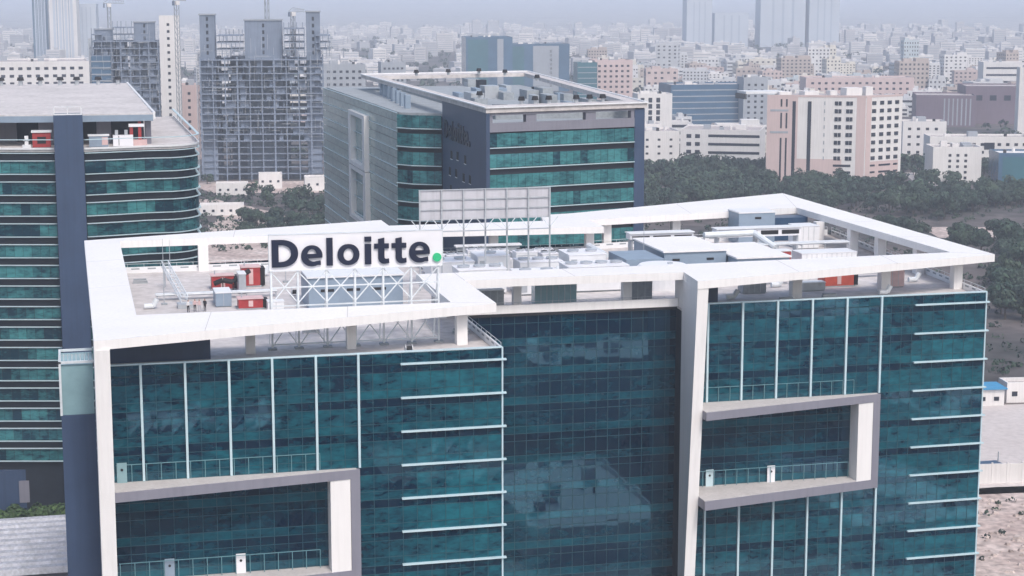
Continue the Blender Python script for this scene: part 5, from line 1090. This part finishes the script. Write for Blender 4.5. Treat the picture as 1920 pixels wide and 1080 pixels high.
# ------------------------------------------------------------------ trees
M['leaf'] = mat('tree_leaf', (0.010, 0.024, 0.020), 0.75, 0.25, 0.08, col2=(0.048, 0.088, 0.062), objmul=[(0.6, 0.7, 0.8), (1.0, 1.05, 1.0), (1.5, 1.35, 1.1), (0.75, 0.9, 0.9), (1.4, 1.2, 1.1), (0.6, 0.7, 0.8)])
M['bark'] = mat('bark', (0.09, 0.07, 0.055), 0.9, 0.2, 1.0)
def tree_meshes(r):
    c = MB(); t = MB(); h = r.uniform(6.5, 9.5); cr = r.uniform(3.2, 4.6)
    t.tube((0, 0, -0.3), (0.2, 0.1, h * 0.5), 0.32, 7, 0.2)
    for k in range(6):
        a = 2 * math.pi * k / 6 + r.uniform(-0.4, 0.4); rr = cr * r.uniform(0.35, 0.7); p = (rr * math.cos(a), rr * math.sin(a), h * r.uniform(0.5, 0.78))
        t.tube((0.15, 0.05, h * 0.34), p, 0.13, 5, 0.06); leafball(c, p, cr * r.uniform(0.40, 0.58), 85, 0.62, r, 0.75)
    leafball(c, (0, 0, h * 0.80), cr * 0.6, 120, 0.62, r, 0.75); t.tube((0.2, 0.1, h * 0.5), (0, 0, h * 0.8), 0.18, 5, 0.07)
    return c.mesh('crown', M['leaf']), t.mesh('trunk', M['bark'])
r3 = random.Random(5); TM = [tree_meshes(r3) for _ in range(9)]
cand_t = []
def scatter(n, fx, dens):
    k = 0
    while k < n:
        x, y = fx(); k += 1
        if noise.noise(Vector((x * 0.018, y * 0.018, 4.0))) + dens < r3.random() * 0.5: continue
        if any((x - a) ** 2 + (y - b) ** 2 < (c * 0.55) ** 2 for a, b, c in keep): continue
        if (x - 430) ** 2 / 60 + (y - 890) ** 2 / 2000 < 1: continue
        if 345 < x < 398 and 680 < y < 726: continue
        cand_t.append((x, y, r3.choice((0.55, 0.7, 0.85, 1.0, 1.25)) * r3.uniform(0.85, 1.15)))
belt = lambda a, b, y0, y1: (lambda: (lambda y: (y * math.tan(R(r3.uniform(a, b))), y))(y0 + (y1 - y0) * r3.random()))
scatter(2100, belt(16, 31.5, 760, 985), 0.34); scatter(900, belt(20, 31.5, 560, 800), 0.10); scatter(60, belt(27.5, 31.5, 480, 600), 0.25)
scatter(150, belt(5.2, 9.0, 745, 880), 0.16); scatter(30, belt(3.4, 6.2, 890, 980), 0.0); scatter(380, belt(4, 31, 1080, 1500), -0.05)
def tvis(x, y):
    X, Y, s = px((x, y, 6))
    if not (-20 < X < 1940): return False
    if X < 372 or (612 < X < 1200): return False
    if X < 612: return Y < 440
    if X < 1470: return Y < 395 - (X - 1200) * 0.12
    if X < 1866: return Y < 362 + (X - 1470) * 0.29
    return Y < 800
vt = [c for c in cand_t if tvis(c[0], c[1])]; vt.sort(key=lambda c: c[1])
for (x, y, s) in vt[:290]:
    if x < 200: s *= 0.72
    cm, tm = TM[r3.randrange(len(TM))]
    t = bpy.data.objects.new('broadleaf_tree', None); COL.objects.link(t); t.location = (x, y, 0); t.rotation_euler = (0, 0, r3.uniform(0, 6.28)); t.scale = (s, s, s * r3.uniform(0.85, 1.2)); t.empty_display_size = 0.5
    X_ = px((x, y, 5))[0]; sz = 'small' if s < 0.85 else 'tall' if s > 1.4 else 'bushy'
    wh = ('left' if X_ < 470 else 'middle' if X_ < 540 else 'right') + ' part of the gap between the glass towers' if x < 200 else 'woodland ' + ('behind the hoarding side beam' if X_ < 1300 else 'left of the pink tower foot' if X_ < 1450 else 'below the pink tower' if X_ < 1700 else 'before the white flats' if X_ < 1850 else 'at the right edge')
    tag(t, f'{sz} dark tree in the {wh}' + (', far row' if y > 850 else ', near row' if y < 780 else ''), 'tree', 'trees of the woodland' if x > 200 else 'trees between the glass towers')
    inst('crown', cm, t, (0, 0, 0)); inst('trunk', tm, t, (0, 0, 0))
q = MB()
for (x, y, s) in vt[290:]:
    for _ in range(3): leafball(q, (x + r3.uniform(-2, 2), y + r3.uniform(-2, 2), s * r3.uniform(3.5, 6.5)), s * r3.uniform(2.0, 3.0), 34, 0.95, r3, 0.8)
    q.tube((x, y, 0), (x, y, 4), 0.25, 5, m=1)
tag(q.build('far_wood', [M['leaf'], M['bark']]), 'far mass of dark woodland before the white buildings', 'woodland', kind='stuff')
q = MB(); k = 0
while k < 2600:                                        # thorn scrub on the open land
    y = r3.uniform(430, 990); x = y * math.tan(R(r3.uniform(15, 32)))
    if r3.random() < 0.25: y = r3.uniform(720, 930); x = y * math.tan(R(r3.uniform(3.6, 9.2)))
    k += 1
    if 345 < x < 398 and 680 < y < 726: continue
    if any((x - a) ** 2 + (y - b) ** 2 < (c * 0.5) ** 2 for a, b, c in keep): continue
    leafball(q, (x, y, 0.7), r3.uniform(0.9, 2.2), 12, 0.6, r3, 0.7)
tag(q.build('scrub', M['leaf']), 'low thorn scrub over the brown open land', 'scrub', kind='stuff')
# rubble and weeds on the bare pink earth
M['rubble'] = mat('rubble', (0.34, 0.28, 0.26), 0.9, 0.3, 0.5, col2=(0.60, 0.52, 0.49))
q = MB()
for _ in range(900):
    x = r3.uniform(130, 235); y = r3.uniform(240, 328); s = r3.uniform(0.15, 0.7) * (2.2 if r3.random() < 0.05 else 1); a = r3.uniform(0, 3)
    c, d_ = math.cos(a) * s, math.sin(a) * s
    q.hexa([(x - c, y - d_, 0), (x + d_, y - c, 0), (x + c, y + d_, 0), (x - d_, y + c, 0), (x - c * .6, y - d_ * .6, s * .7), (x + d_ * .6, y - c * .6, s * .6), (x + c * .6, y + d_ * .6, s * .75), (x - d_ * .6, y + c * .6, s * .6)], 0, r3.random())
tag(q.build('rubble', M['rubble']), 'scattered rubble on the bare pink earth at right', 'rubble', kind='stuff')
q = MB()
for _ in range(110): leafball(q, (r3.uniform(130, 235), r3.uniform(240, 330), 0.3), r3.uniform(0.4, 1.0), 14, 0.35, r3, 0.7)
tag(q.build('weeds', M['leaf']), 'small weeds on the bare pink earth', 'weeds', kind='stuff')

# ------------------------------------------------------------------ unseen buildings and trees added opposite, to feed the glass block's reflections
RB = ('low pale shop at the left end of the road', 'white two storey house by the road', 'low grey workshop in the road middle', 'long cream office by the road', 'tall white flats at the far left', 'tall pink flats in the far middle', 'broad grey depot at the far right', 'long cream flats at the right end', 'flattest white canopy before the left wing', 'wide pink showroom right of the second hall')
fb = ((-30, 60, 24, 30, 9), (10, 20, 30, 22, 14), (58, 40, 26, 30, 8), (104, 30, 34, 26, 16), (-20, -60, 40, 30, 20), (50, -50, 30, 40, 24), (110, -60, 44, 30, 18), (168, -20, 30, 60, 22), (14, 112, 34, 22, 5), (180, 70, 40, 26, 10))
for i, (x, y, w_, d_, h) in enumerate(fb):
    block('reflection_building', RB[i] + ', unseen, added to be mirrored in the glass block', 'building', x, y, 0, w_, d_, h, ('cwhite', 'cpink', 'cgrey', 'cwhite')[i % 4], [('R', 'window', 4, d_ - 4, 5, h * 0.3, h * 0.75, 2, 2.4, 1.6)], 'white2' if i % 2 else 'croof')
q = MB()
for _ in range(240):
    x, y = r3.uniform(-60, 230), r3.uniform(-110, 180)
    if any(a - 3 < x < a + c + 3 and b - 3 < y < b + d_ + 3 for a, b, c, d_, h in fb) or any(a - 4 < x < a + 30 and 104 < y < 160 for a in (79, 136)) or (150 < y < 192): continue
    leafball(q, (x, y, 4.0), r3.uniform(2, 3.4), 60, 0.8, r3, 0.8); q.tube((x, y, 0), (x, y, 3), 0.25, 5, m=1)
tag(q.build('roadside_trees', [M['leaf'], M['bark']]), 'mass of unseen trees added to be mirrored in the glass', 'trees', kind='stuff')

q = MB()
for _ in range(1500):                                  # street trees and gardens among the houses
    dd = 1080 + 2600 * r3.random(); az = R(-2.5 + 32.5 * r3.random()); x, y = dd * math.sin(az), dd * math.cos(az)
    if any((x - a) ** 2 + (y - b) ** 2 < (c * 0.7) ** 2 for a, b, c in keep): continue
    for _k in range(r3.choice((1, 1, 2, 4))): leafball(q, (x + r3.uniform(-9, 9), y + r3.uniform(-9, 9), r3.uniform(3, 6)), r3.uniform(2.2, 4.5), 16, 1.5, r3, 0.8)
tag(q.build('city_trees', M['leaf']), 'street trees and gardens scattered among the city houses', 'trees', kind='stuff')
